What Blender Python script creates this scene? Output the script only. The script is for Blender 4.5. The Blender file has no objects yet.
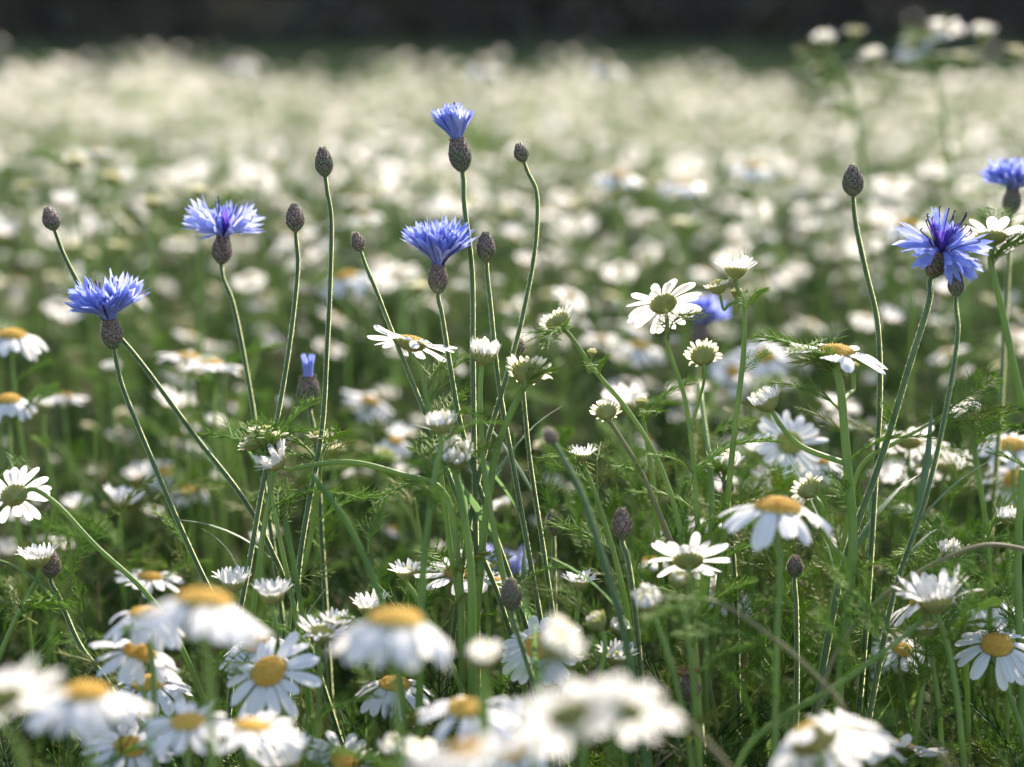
import bpy, math, random
import numpy as np
from mathutils import Vector, Matrix

# ------------------------------------------------------------------ camera, sky, sun, exposure
S = bpy.context.scene
W, H, LENS = 1024, 767, 60.0
F = W * LENS / 36.0
PITCH = math.radians(11.0)
CZ = 0.60
FOCUS = 0.80
cam_d = bpy.data.cameras.new('camera')
cam = bpy.data.objects.new('camera', cam_d)
S.collection.objects.link(cam)
cam.location = (0, 0, CZ)
cam.rotation_euler = (math.pi / 2 - PITCH, 0, 0)
cam_d.lens = LENS
cam_d.sensor_width = 36
cam_d.clip_start = 0.02
cam_d.clip_end = 2000
cam_d.dof.use_dof = True
cam_d.dof.focus_distance = FOCUS
cam_d.dof.aperture_fstop = 4.1
S.camera = cam

SUN_EL, SUN_AZ = math.radians(36), math.radians(24)
wd = bpy.data.worlds.new('World')
S.world = wd
wd.use_nodes = True
nt = wd.node_tree
bg = nt.nodes['Background']
sky = nt.nodes.new('ShaderNodeTexSky')
sky.sky_type = 'NISHITA'
sky.sun_disc = False
sky.sun_elevation = SUN_EL
sky.sun_rotation = SUN_AZ
sky.air_density = 1.0
sky.dust_density = 1.5
nt.links.new(sky.outputs[0], bg.inputs[0])
bg.inputs[1].default_value = 0.15
sd = bpy.data.lights.new('sun', 'SUN')
sd.energy = 4.6
sd.angle = math.radians(0.6)
sd.color = (1.0, 0.93, 0.82)
sun = bpy.data.objects.new('sun', sd)
S.collection.objects.link(sun)
sv = Vector((math.sin(SUN_AZ) * math.cos(SUN_EL), math.cos(SUN_AZ) * math.cos(SUN_EL), math.sin(SUN_EL)))
sun.rotation_euler = sv.to_track_quat('Z', 'Y').to_euler()
sun.location = (6, 10, 12)
S.view_settings.view_transform = 'Standard'
S.view_settings.look = 'None'
S.view_settings.gamma = 1
S.view_settings.use_white_balance = True
S.view_settings.white_balance_temperature = 6700
S.view_settings.white_balance_tint = 15
S.view_settings.exposure = 1.42
S.cycles.use_denoising = True
S.cycles.max_bounces = 8
S.cycles.diffuse_bounces = 4
S.cycles.transmission_bounces = 4
S.cycles.transparent_max_bounces = 4
S.cycles.sample_clamp_indirect = 6

FWD = np.array([0, math.cos(PITCH), -math.sin(PITCH)])
UP = np.array([0, math.sin(PITCH), math.cos(PITCH)])
RT = np.array([1.0, 0, 0])
CAM = np.array([0, 0, CZ])


def at(px, py, D):
    """the place in the field seen at this pixel, D metres away"""
    return CAM + D * (FWD + (px - 512) / F * RT + (383.5 - py) / F * UP)


rng = np.random.default_rng(7)
R = random.Random(11)
PI = math.pi

# ------------------------------------------------------------------ materials
MATS = []
MI = {}


def mat(name, col, rough=0.6, trans=0.0, tcol=None, var=0.0, vscale=60, col2=None, sheen=0.0, bump=0.0, bscale=400, spec=0.3):
    m = bpy.data.materials.new(name)
    m.use_nodes = True
    n = m.node_tree
    b = n.nodes['Principled BSDF']
    out = n.nodes['Material Output']
    b.inputs['Roughness'].default_value = rough
    b.inputs['Specular IOR Level'].default_value = spec
    if sheen:
        b.inputs['Sheen Weight'].default_value = sheen
        b.inputs['Sheen Roughness'].default_value = 0.4
    b.inputs['Base Color'].default_value = (*col, 1)
    csock = None
    if var or col2:
        tc = n.nodes.new('ShaderNodeTexCoord')
        no = n.nodes.new('ShaderNodeTexNoise')
        no.inputs['Scale'].default_value = vscale
        no.inputs['Detail'].default_value = 4
        n.links.new(tc.outputs['Object'], no.inputs['Vector'])
        oi = n.nodes.new('ShaderNodeObjectInfo')
        ad = n.nodes.new('ShaderNodeMath')
        ad.operation = 'MULTIPLY_ADD'
        n.links.new(oi.outputs['Random'], ad.inputs[0])
        ad.inputs[1].default_value = 0.22
        n.links.new(no.outputs['Fac'], ad.inputs[2])
        cr = n.nodes.new('ShaderNodeValToRGB')
        cr.color_ramp.elements[0].position = 0.38
        cr.color_ramp.elements[1].position = 0.82
        c2 = col2 or tuple(min(1, c * (1 + var)) for c in col)
        c1 = col if col2 else tuple(c * (1 - var) for c in col)
        cr.color_ramp.elements[0].color = (*c1, 1)
        cr.color_ramp.elements[1].color = (*c2, 1)
        n.links.new(ad.outputs[0], cr.inputs[0])
        csock = cr.outputs[0]
        n.links.new(csock, b.inputs['Base Color'])
    if bump:
        tb = n.nodes.new('ShaderNodeTexCoord')
        nb = n.nodes.new('ShaderNodeTexNoise')
        nb.inputs['Scale'].default_value = bscale
        n.links.new(tb.outputs['Object'], nb.inputs['Vector'])
        bu = n.nodes.new('ShaderNodeBump')
        bu.inputs['Strength'].default_value = bump
        bu.inputs['Distance'].default_value = 0.0005
        n.links.new(nb.outputs['Fac'], bu.inputs['Height'])
        n.links.new(bu.outputs[0], b.inputs['Normal'])
    if trans:
        t = n.nodes.new('ShaderNodeBsdfTranslucent')
        if tcol is not None or csock is None:
            t.inputs[0].default_value = (*(tcol or col), 1)
        else:
            n.links.new(csock, t.inputs[0])
        mx = n.nodes.new('ShaderNodeMixShader')
        mx.inputs[0].default_value = trans
        n.links.new(b.outputs[0], mx.inputs[1])
        n.links.new(t.outputs[0], mx.inputs[2])
        n.links.new(mx.outputs[0], out.inputs['Surface'])
    MI[name] = len(MATS)
    MATS.append(m)


mat('white_petal', (0.80, 0.79, 0.76), 0.5, 0.42, (0.84, 0.82, 0.77), var=0.04, vscale=120)
mat('cream_petal', (0.74, 0.73, 0.62), 0.55, 0.45, (0.85, 0.80, 0.58), var=0.06, vscale=200)
mat('yellow_disc', (0.52, 0.28, 0.035), 0.75, 0.12, (0.7, 0.42, 0.06), col2=(0.62, 0.42, 0.08), vscale=300)
mat('green_disc', (0.34, 0.36, 0.08), 0.7, 0.2, None, col2=(0.55, 0.48, 0.12), vscale=300)
mat('brown_disc', (0.30, 0.17, 0.05), 0.8, 0.1, None, col2=(0.42, 0.27, 0.08), vscale=300)
mat('sepal', (0.27, 0.32, 0.09), 0.6, 0.45, None, col2=(0.44, 0.43, 0.16), vscale=250)
mat('sepal_edge', (0.34, 0.30, 0.14), 0.6, 0.4, (0.45, 0.40, 0.18))
mat('daisy_stem', (0.13, 0.22, 0.05), 0.5, 0.30, (0.36, 0.50, 0.10), col2=(0.23, 0.31, 0.09), vscale=40, bump=0.4, bscale=900)
mat('dry_stem', (0.22, 0.17, 0.09), 0.6, 0.15, (0.35, 0.27, 0.12), col2=(0.16, 0.18, 0.07), vscale=40)
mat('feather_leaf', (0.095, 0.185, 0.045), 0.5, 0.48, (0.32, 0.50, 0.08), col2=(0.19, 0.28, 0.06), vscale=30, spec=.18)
mat('shade_painted_leaf', (0.025, 0.068, 0.016), 0.6, 0.40, (0.08, 0.19, 0.03), col2=(0.045, 0.095, 0.022), vscale=30, spec=.12)  # darker copy of the leaf green; shade of the gaps put into the colour
mat('shade_painted_stalk', (0.04, 0.09, 0.025), 0.6, 0.25, (0.10, 0.2, 0.04), col2=(0.07, 0.12, 0.035), vscale=30, spec=.15)  # stem green darkened the same way, shade painted into low stalks
mat('yellow_leaf', (0.17, 0.22, 0.05), 0.5, 0.45, (0.34, 0.42, 0.09), col2=(0.22, 0.24, 0.07), vscale=30)
mat('corn_stem', (0.055, 0.105, 0.04), 0.55, 0.15, (0.16, 0.26, 0.08), col2=(0.10, 0.17, 0.06), vscale=60, sheen=0.0, bump=0.5, bscale=1200)
mat('corn_leaf', (0.075, 0.14, 0.07), 0.5, 0.4, (0.18, 0.32, 0.10), col2=(0.12, 0.20, 0.10), vscale=40, sheen=0.3)
mat('hair', (0.62, 0.62, 0.48), 0.5, 0.6, (0.80, 0.78, 0.58))
mat('wool', (0.42, 0.46, 0.24), 0.6, 0.6, (0.66, 0.70, 0.36))
mat('blue_petal', (0.19, 0.25, 0.68), 0.5, 0.5, None, col2=(0.40, 0.46, 0.84), vscale=200)
mat('pale_blue_petal', (0.38, 0.43, 0.80), 0.5, 0.5, None, col2=(0.58, 0.61, 0.88), vscale=200)
mat('violet_floret', (0.10, 0.06, 0.40), 0.5, 0.4, (0.20, 0.12, 0.62))
mat('stamen', (0.035, 0.015, 0.09), 0.4)
mat('scale', (0.15, 0.13, 0.085), 0.6, 0.15, None, col2=(0.27, 0.17, 0.16), vscale=350)
mat('scale_green', (0.10, 0.14, 0.06), 0.55, 0.15, None, col2=(0.14, 0.15, 0.08), vscale=350)
mat('scale_edge', (0.075, 0.03, 0.035), 0.6)
mat('withered', (0.20, 0.10, 0.05), 0.8, 0.3, (0.35, 0.18, 0.10), col2=(0.32, 0.20, 0.12), vscale=400)
mat('far_grass', (0.06, 0.085, 0.035), 0.6, 0.3, (0.09, 0.13, 0.045), col2=(0.085, 0.10, 0.05), vscale=2)
mat('grass_blade', (0.09, 0.17, 0.045), 0.45, 0.4, (0.22, 0.36, 0.08), col2=(0.12, 0.22, 0.05), vscale=20)
mat('bark', (0.07, 0.055, 0.045), 0.9, var=0.4, vscale=6)
mat('tree_leaf', (0.085, 0.085, 0.05), 0.5, 0.35, (0.14, 0.14, 0.07), col2=(0.17, 0.16, 0.09), vscale=.6)  # broad lighter patches in the colour stand in for light through gaps
mat('tree_leaf_dark', (0.085, 0.075, 0.075), 0.6, 0.3, (0.11, 0.10, 0.09), col2=(0.16, 0.145, 0.13), vscale=.5)  # same patchy lightening, painted in place of lit spots in the wood


# ------------------------------------------------------------------ geometry kit
class G:
    """verts + quads + tris, each face with a material index"""
    def __init__(s):
        s.V = []; s.Q = []; s.QM = []; s.T = []; s.TM = []; s.n = 0

    def add(s, V, Q=None, T=None, m=0):
        V = np.asarray(V, float).reshape(-1, 3)
        s.V.append(V)
        if Q is not None and len(Q):
            Q = np.asarray(Q, np.int64).reshape(-1, 4)
            s.Q.append(Q + s.n); s.QM.append(np.full(len(Q), m, np.int32) if np.isscalar(m) else np.asarray(m, np.int32))
        if T is not None and len(T):
            T = np.asarray(T, np.int64).reshape(-1, 3)
            s.T.append(T + s.n); s.TM.append(np.full(len(T), m, np.int32) if np.isscalar(m) else np.asarray(m, np.int32))
        s.n += len(V)
        return s

    def arr(s):
        V = np.concatenate(s.V) if s.V else np.zeros((0, 3))
        Q = np.concatenate(s.Q) if s.Q else np.zeros((0, 4), np.int64)
        QM = np.concatenate(s.QM) if s.QM else np.zeros(0, np.int32)
        T = np.concatenate(s.T) if s.T else np.zeros((0, 3), np.int64)
        TM = np.concatenate(s.TM) if s.TM else np.zeros(0, np.int32)
        return V, Q, QM, T, TM

    def join(s, o, M=None):
        V, Q, QM, T, TM = o.arr()
        if M is not None:
            M = np.asarray(M)
            V = V @ M[:3, :3].T + M[:3, 3]
        if len(Q): s.Q.append(Q + s.n); s.QM.append(QM)
        if len(T): s.T.append(T + s.n); s.TM.append(TM)
        s.V.append(V); s.n += len(V)
        return s

    def scatter(s, o, Ms):
        """many transformed copies at once"""
        V, Q, QM, T, TM = o.arr()
        Ms = np.asarray(Ms)
        k = len(Ms)
        if k == 0: return s
        VV = np.einsum('kij,vj->kvi', Ms[:, :3, :3], V) + Ms[:, None, :3, 3]
        off = (np.arange(k) * len(V))[:, None, None]
        if len(Q): s.Q.append((Q[None] + off).reshape(-1, 4) + s.n); s.QM.append(np.tile(QM, k))
        if len(T): s.T.append((T[None] + off).reshape(-1, 3) + s.n); s.TM.append(np.tile(TM, k))
        s.V.append(VV.reshape(-1, 3)); s.n += k * len(V)
        return s

    def mesh(s, name, smooth=True):
        V, Q, QM, T, TM = s.arr()
        me = bpy.data.meshes.new(name)
        nq, nt_ = len(Q), len(T)
        me.vertices.add(len(V)); me.vertices.foreach_set('co', V.astype(np.float32).ravel())
        loops = np.concatenate([Q.ravel(), T.ravel()]).astype(np.int32)
        me.loops.add(len(loops)); me.loops.foreach_set('vertex_index', loops)
        me.polygons.add(nq + nt_)
        st = np.concatenate([np.arange(nq) * 4, nq * 4 + np.arange(nt_) * 3]).astype(np.int32)
        me.polygons.foreach_set('loop_start', st)
        allm = np.concatenate([QM, TM])
        used = sorted(set(allm.tolist()))
        remap = np.zeros(max(used) + 1 if used else 1, np.int32)
        for i, u in enumerate(used):
            remap[u] = i; me.materials.append(MATS[u])
        me.polygons.foreach_set('material_index', remap[allm].astype(np.int32))
        me.polygons.foreach_set('use_smooth', np.full(nq + nt_, smooth))
        me.update(calc_edges=True)
        return me

    def obj(s, name, parent=None, smooth=True):
        return link(bpy.data.objects.new(name, s.mesh(name, smooth)), parent)


def link(o, parent=None):
    S.collection.objects.link(o)
    if parent is not None: o.parent = parent
    return o


def unit(v):
    v = np.asarray(v, float)
    return v / (np.linalg.norm(v) + 1e-12)


def basis(d, roll=0.0):
    d = unit(d)
    a = np.array([0, 0, 1.0]) if abs(d[2]) < 0.93 else np.array([1.0, 0, 0])
    x = unit(np.cross(a, d)); y = np.cross(d, x)
    c, s_ = math.cos(roll), math.sin(roll)
    return x * c + y * s_, -x * s_ + y * c, d


def frame(pos, d, roll=0.0, sc=1.0):
    x, y, z = basis(d, roll)
    M = np.eye(4)
    M[:3, 0] = x * sc; M[:3, 1] = y * sc; M[:3, 2] = z * sc; M[:3, 3] = pos
    return M


def spline(P, per=6):
    """centripetal Catmull-Rom, so unevenly spaced points give no kinks"""
    P = [np.asarray(p, float) for p in P]
    if len(P) < 3: return [P[0] + (P[-1] - P[0]) * t for t in np.linspace(0, 1, per + 1)]
    out = []
    Q = [2 * P[0] - P[1]] + P + [2 * P[-1] - P[-2]]
    for i in range(1, len(Q) - 2):
        p0, p1, p2, p3 = Q[i - 1:i + 3]
        t0 = 0.0; t1 = t0 + np.linalg.norm(p1 - p0) ** .5 + 1e-9; t2 = t1 + np.linalg.norm(p2 - p1) ** .5 + 1e-9; t3 = t2 + np.linalg.norm(p3 - p2) ** .5 + 1e-9
        for k in range(per):
            t = t1 + (t2 - t1) * k / per
            a1 = p0 * (t1 - t) / (t1 - t0) + p1 * (t - t0) / (t1 - t0)
            a2 = p1 * (t2 - t) / (t2 - t1) + p2 * (t - t1) / (t2 - t1)
            a3 = p2 * (t3 - t) / (t3 - t2) + p3 * (t - t2) / (t3 - t2)
            b1 = a1 * (t2 - t) / (t2 - t0) + a2 * (t - t0) / (t2 - t0)
            b2 = a2 * (t3 - t) / (t3 - t1) + a3 * (t - t1) / (t3 - t1)
            out.append(b1 * (t2 - t) / (t2 - t1) + b2 * (t - t1) / (t2 - t1))
    out.append(P[-1])
    return out


def tube(g, P, rad, sides=6, m=0, ribs=0.0, close=True):
    P = np.asarray(P, float); n = len(P)
    rad = np.broadcast_to(np.asarray(rad, float), (n,))
    Tn = np.gradient(P, axis=0)
    Tn /= np.linalg.norm(Tn, axis=1)[:, None] + 1e-12
    x = basis(Tn[0])[0]
    V = []
    an = np.arange(sides) * 2 * PI / sides
    rb = 1 + ribs * np.where(np.arange(sides) % 2 == 0, 1, -1)
    for i in range(n):
        x = unit(x - Tn[i] * np.dot(x, Tn[i])); y = np.cross(Tn[i], x)
        V.append(P[i] + (np.cos(an)[:, None] * x + np.sin(an)[:, None] * y) * (rad[i] * rb)[:, None])
    V = np.concatenate(V)
    i = np.arange(n - 1)[:, None] * sides; j = np.arange(sides)[None]; j2 = (j + 1) % sides
    Q = np.stack([i + j, i + j2, i + sides + j2, i + sides + j], -1).reshape(-1, 4)
    T = []
    if close:
        c = len(V)
        V = np.concatenate([V, [P[0] - Tn[0] * rad[0] * .3], [P[-1] + Tn[-1] * rad[-1] * .6]])
        for k in range(sides):
            T.append((c, (k + 1) % sides, k)); T.append((c + 1, (n - 1) * sides + k, (n - 1) * sides + (k + 1) % sides))
    g.add(V, Q, T, m)
    return Tn


def lathe(g, prof, sides, m):
    prof = np.asarray(prof, float)
    an = np.arange(sides) * 2 * PI / sides
    V = np.stack([np.outer(prof[:, 0], np.cos(an)), np.outer(prof[:, 0], np.sin(an)), np.repeat(prof[:, 1][:, None], sides, 1)], -1).reshape(-1, 3)
    n = len(prof)
    i = np.arange(n - 1)[:, None] * sides; j = np.arange(sides)[None]; j2 = (j + 1) % sides
    g.add(V, np.stack([i + j, i + j2, i + sides + j2, i + sides + j], -1).reshape(-1, 4), None, m)


def grid(g, A, m):
    A = np.asarray(A); n, k = A.shape[:2]
    i = np.arange(n - 1)[:, None] * k; j = np.arange(k - 1)[None]
    g.add(A.reshape(-1, 3), np.stack([i + j, i + j + 1, i + k + j + 1, i + k + j], -1).reshape(-1, 4), None, m)


def hairs(g, P, rad, per_mm, ln, r, m=None):
    """fine backlit hairs along a stem"""
    P = np.asarray(P)
    rad = np.broadcast_to(np.asarray(rad, float), (len(P),))
    V = []; T = []
    for i in range(len(P) - 1):
        a, b = P[i], P[i + 1]; L = np.linalg.norm(b - a)
        k = int(L * 1000 * per_mm + r.random())
        x, y, d = basis(b - a)
        for _ in range(k):
            t = r.random(); an = r.random() * 2 * PI
            o = x * math.cos(an) + y * math.sin(an)
            s = -x * math.sin(an) + y * math.cos(an)
            p = a + (b - a) * t + o * rad[i] * 0.9
            l = ln * (0.5 + r.random())
            q = p + o * l + d * l * (r.random() - .3) + s * l * (r.random() - .5) * .8
            w = (s * .5 + d * .5) * 0.00010
            c = len(V); V += [p - w, p + w, q]; T.append((c, c + 1, c + 2))
    if T: g.add(V, None, T, MI['hair'] if m is None else m)


def wool(g, P, rad, r, n=7, step=.0007):
    """pale woolly ridges running along a cornflower stem, ragged at their edge"""
    P = np.asarray(P); seg = np.linalg.norm(np.diff(P, axis=0), axis=1); cum = np.concatenate([[0], np.cumsum(seg)])
    s_ = np.arange(0, cum[-1], step)
    Q = np.stack([np.interp(s_, cum, P[:, i]) for i in range(3)], -1); rr = np.interp(s_, cum, rad)
    T = np.gradient(Q, axis=0); T /= np.linalg.norm(T, axis=1)[:, None]
    x = basis(T[0])[0]; X = []
    for t in T:
        x = unit(x - t * np.dot(x, t)); X.append(x)
    X = np.array(X); Y_ = np.cross(T, X)
    for k in range(n):
        a = 2 * PI * k / n + .2
        o = X * math.cos(a) + Y_ * math.sin(a)
        h = np.array([.00006 + .00030 * r.random() ** 1.5 for _ in s_])
        A = np.stack([Q + o * (rr * .9)[:, None], Q + o * (rr + h)[:, None]], 1)
        grid(g, A, MI['wool'])


# ------------------------------------------------------------------ daisy pieces (z up, origin where the stem ends)
def petals(r, Rd, L, Wd, n, a0, a1, jit=0.12, z0=0.0036, m='white_petal', seg=7, cols=5, gap=(), lift=None):
    g = G()
    for k in range(n):
        if k in gap: continue
        az = 2 * PI * (k + (r.random() - .5) * .55) / n
        b0 = a0 + r.gauss(0, jit); b1 = a1 + r.gauss(0, jit * 1.6)
        if lift and r.random() < lift: b0 += .5; b1 += .6
        l = L * (0.84 + .26 * r.random()) * (.62 if r.random() < .06 else 1); w = Wd * (.85 + .3 * r.random()); tw = r.gauss(0, .22)
        side = r.gauss(0, .10)
        ca, sa = math.cos(az), math.sin(az)
        pos = np.array([Rd * .93, 0, z0 + r.random() * .0006])
        rows = []; notch = r.random() * .5 + .5
        A = np.zeros((seg + 1, cols, 3))
        for i in range(seg + 1):
            t = i / seg
            e = b0 + (b1 - b0) * t ** 1.2
            if i: pos = pos + np.array([math.cos(e), side * t, math.sin(e)]) * (l / seg)
            wt = w * (0.42 + 0.58 * min(1, t * 2.2)) * (math.sqrt(max(0, 1 - max(0, (t - .72) / .30) ** 2)) if t > .72 else 1)
            th = tw * t
            nz = np.array([-math.sin(e), 0, math.cos(e)])
            sy = np.array([0, 1, 0]) * math.cos(th) + nz * math.sin(th)
            for c in range(cols):
                u = c / (cols - 1) * 2 - 1
                gr = (0.06 * wt) * math.cos(u * PI * 2) - .16 * wt * u * u
                ext = 0
                if i == seg:
                    ext = -l * .045 * notch * abs(math.cos(u * PI * 1.2)) if cols >= 4 else 0
                A[i, c] = pos + sy * u * wt / 2 + nz * gr + np.array([math.cos(e), 0, math.sin(e)]) * ext
        X = A[..., 0] * ca - A[..., 1] * sa; Y = A[..., 0] * sa + A[..., 1] * ca
        A[..., 0] = X; A[..., 1] = Y
        grid(g, A, MI[m])
    return g


def disc(r, Rd, h, m='yellow_disc', fl=170, z0=0.0034, m2=None):
    g = G()
    pr = [(Rd * math.cos(a), z0 + h * math.sin(a)) for a in np.linspace(-.3, PI / 2 - .02, 7)]
    lathe(g, pr, 18, MI[m])
    V = []; T = []; MM = []
    for k in range(fl):
        q = math.sqrt((k + .5) / fl); a = k * 2.39996
        rr = Rd * q * .99; z = z0 + h * math.sqrt(max(0, 1 - q * q * .96))
        s = Rd * .9 / math.sqrt(fl) * (.8 + .4 * r.random()); hh = s * (1.1 + .8 * r.random())
        c = len(V); x, y = rr * math.cos(a), rr * math.sin(a)
        ox, oy = math.cos(a) * q * .7, math.sin(a) * q * .7
        for j in range(5):
            b = j * 2 * PI / 5
            V.append((x + s * math.cos(b), y + s * math.sin(b), z - s * .3))
        V.append((x + ox * hh, y + oy * hh, z + hh))
        for j in range(5):
            T.append((c + j, c + (j + 1) % 5, c + 5)); MM.append(MI[m2] if m2 and q < .5 else MI[m])
    g.add(V, None, T, MM)
    return g


def calyx(r, Rd, h=0.0040, detail=True):
    g = G()
    pr = [(.0009, -.0006), (.0014, 0), (Rd * .55, h * .18), (Rd * .86, h * .5), (Rd * .99, h * .92), (Rd * .9, h * 1.02)]
    lathe(g, pr, 20, MI['sepal'])
    if detail:
        for row, (za, zb, n, ra, rb_) in enumerate([(.05, .65, 14, .40, .94), (.35, 1.12, 20, .72, 1.06)]):
            for k in range(n):
                az = 2 * PI * (k + .5 * row + r.random() * .3) / n
                hw = 2 * PI / n * .52
                V = []
                for t, ww in ((0, .7), (.5, 1), (.85, .7), (1, .15)):
                    rr = Rd * (ra + (rb_ - ra) * t ** .7) + .00022 + .0002 * row; z = h * (za + (zb - za) * t)
                    for sgn in (-1, 0, 1):
                        a = az + sgn * hw * ww
                        q = rr + (.0001 if sgn == 0 else 0)
                        V.append((q * math.cos(a), q * math.sin(a), z))
                Q = []; M_ = []
                for i in range(3):
                    for j in range(2):
                        Q.append((i * 3 + j, i * 3 + j + 1, i * 3 + j + 4, i * 3 + j + 3)); M_.append(MI['sepal_edge'] if i == 2 else MI['sepal'])
                g.add(V, Q, None, M_)
    return g


def daisy_head(r, style='open', size=1.0, droop=None, disc_mat='yellow_disc', lod=0):
    """three meshes: green base, petals, disc"""
    fl = 150 if lod == 0 else 50
    if style == 'open':
        Rd = .0068; d = droop if droop is not None else .25; npet = r.choice([17, 18, 19, 20, 21])
        pg = petals(r, Rd, .0146, .0045, npet, .12 - d * .6, -d * 1.35, jit=.15, gap=set(r.sample(range(npet), r.choice([0, 0, 1, 2]))), seg=7 if lod == 0 else 4, cols=5 if lod == 0 else 3)
        dg = disc(r, Rd, .0026 + .0008 * d, disc_mat, fl)
        cg = calyx(r, Rd, detail=lod == 0)
    elif style == 'young':          # short petals standing up round a small disc
        Rd = .0046; d = droop if droop is not None else -.9
        pg = petals(r, Rd, .0068, .0017, 30 if lod == 0 else 20, -d, -d * .8, jit=.22, seg=4, cols=3, z0=.0036)
        dg = disc(r, Rd, .0024, 'green_disc', fl // 2)
        cg = calyx(r, Rd, .0042, detail=lod == 0)
    elif style == 'ring':           # only tips of petals show round the rim
        Rd = .0054
        pg = petals(r, Rd, .0044, .0016, 28 if lod == 0 else 20, .8, .3, jit=.3, seg=4, cols=4 if lod == 0 else 3, z0=.0042, m='cream_petal')
        dg = disc(r, Rd * .95, .0036, 'green_disc', fl // 2, z0=.0042)
        cg = calyx(r, Rd, .0046, detail=lod == 0)
    elif style == 'knob':           # closed, petals folded over
        Rd = .0048
        pg = petals(r, Rd, .0062, .0018, 26 if lod == 0 else 20, 1.0, 1.7, jit=.28, seg=4, cols=3, z0=.0034)
        if lod == 0: pg.join(petals(r, Rd * .75, .0058, .0016, 20, 1.1, 2.0, jit=.3, seg=4, cols=3, z0=.0044, m='cream_petal'))
        dg = disc(r, Rd * .9, .0040, 'green_disc', fl // 3, z0=.0034)
        cg = calyx(r, Rd, .0048, detail=lod == 0)
    elif style == 'half':           # longer petals held upright like a brush
        Rd = .0056
        pg = petals(r, Rd, .0120, .0030, 26, 1.15, .75, jit=.22, seg=6, cols=4 if lod == 0 else 3, z0=.0034)
        dg = disc(r, Rd, .0028, disc_mat, fl // 2)
        cg = calyx(r, Rd, .0044, detail=lod == 0)
    else:                           # 'bud': green ball with pale tip
        Rd = .0038
        pg = petals(r, Rd * .8, .0030, .0018, 14, 1.5, 2.4, jit=.1, seg=3, cols=3, z0=.0040, m='cream_petal')
        dg = disc(r, Rd * .8, .0030, 'green_disc', fl // 3, z0=.0036)
        cg = calyx(r, Rd, .0052, detail=lod == 0)
    if size != 1.0:
        M = np.diag([size, size, size, 1.0])
        pg, dg, cg = [G().join(q, M) for q in (pg, dg, cg)]
    return cg, pg, dg


def thread(g, p, q, w, m, bend=None, seg=2, sides=3):
    mid = (p + q) / 2 + (bend if bend is not None else 0)
    pts = [p, mid, q] if seg == 2 else [p, q]
    tube(g, pts, [w, w * .85, w * .3] if seg == 2 else [w, w * .3], sides, m, close=False)


def feather_leaf(r, L=.045, m='feather_leaf', pairs=9, w=.00036, fork=2):
    """a finely cut leaf of thread-like lobes, growing along +Z and arching to +X"""
    g = G(); m = MI[m]
    arc = .5 + r.random() * .7
    pts = []
    for i in range(9):
        t = i / 8; a = arc * t
        pts.append(np.array([math.sin(a) * L * t * .7, (r.random() - .5) * .001, L * t * math.cos(a * .55)]))
    tube(g, pts, np.linspace(w * 1.8, w * .8, 9), 4, m, close=False)
    for k in range(pairs):
        t = .14 + .82 * k / pairs
        i = min(7, int(t * 8)); f = t * 8 - i
        p = pts[i] * (1 - f) + pts[i + 1] * f
        d = unit(pts[i + 1] - pts[i])
        for sg in (-1, 1):
            ln = L * .34 * math.sin(PI * (.18 + .75 * t)) * (.75 + .5 * r.random())
            an = .5 + r.random() * .35
            out = unit(d * math.cos(an) + np.array([r.gauss(0, .28), sg, r.gauss(0, .15)]) * math.sin(an))
            q = p + out * ln + d * ln * .15; bd = (out - d * .5) * ln * .10
            thread(g, p, q, w, m, bd)
            for j in range(fork):
                tt = .35 + .4 * j / max(1, fork) + r.random() * .1
                pp = p + (q - p) * tt + bd * .5
                for s2 in (-1, 1):
                    o2 = unit(out + s2 * np.cross(out, np.array([1, .2 * r.random(), 0])) * .7 + np.array([r.gauss(0, .35), 0, .15]))
                    thread(g, pp, pp + o2 * ln * (.32 + .2 * r.random()), w * .85, m, None, 1)
    return g


def lance_leaf(r, L=.05, wd=.0028, m='corn_leaf', bend=.5, hair=True):
    """a narrow blade growing along +Z and arching to +X"""
    g = G(); n = 9
    A = np.zeros((n, 3, 3)); b = bend * (0.6 + .8 * r.random())
    pos = np.zeros(3); tw = r.gauss(0, .5)
    for i in range(n):
        t = i / (n - 1); a = b * t * 1.4
        if i: pos = pos + np.array([math.sin(a), r.gauss(0, .03), math.cos(a)]) * L / (n - 1)
        w = wd * (.5 + .5 * min(1, t * 4)) * (1 - max(0, (t - .35) / .65) ** 1.8) + .00008
        sx = np.array([0, math.cos(tw * t), math.sin(tw * t)]); nx = np.array([math.cos(a), 0, -math.sin(a)])
        A[i, 0] = pos - sx * w / 2 + nx * w * .22; A[i, 1] = pos - nx * .0001; A[i, 2] = pos + sx * w / 2 + nx * w * .22
    grid(g, A, MI[m])
    if hair:
        hairs(g, A[:, 0], .0001, .6, .0005, r); hairs(g, A[:, 2], .0001, .6, .0005, r)
    return g


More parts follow.
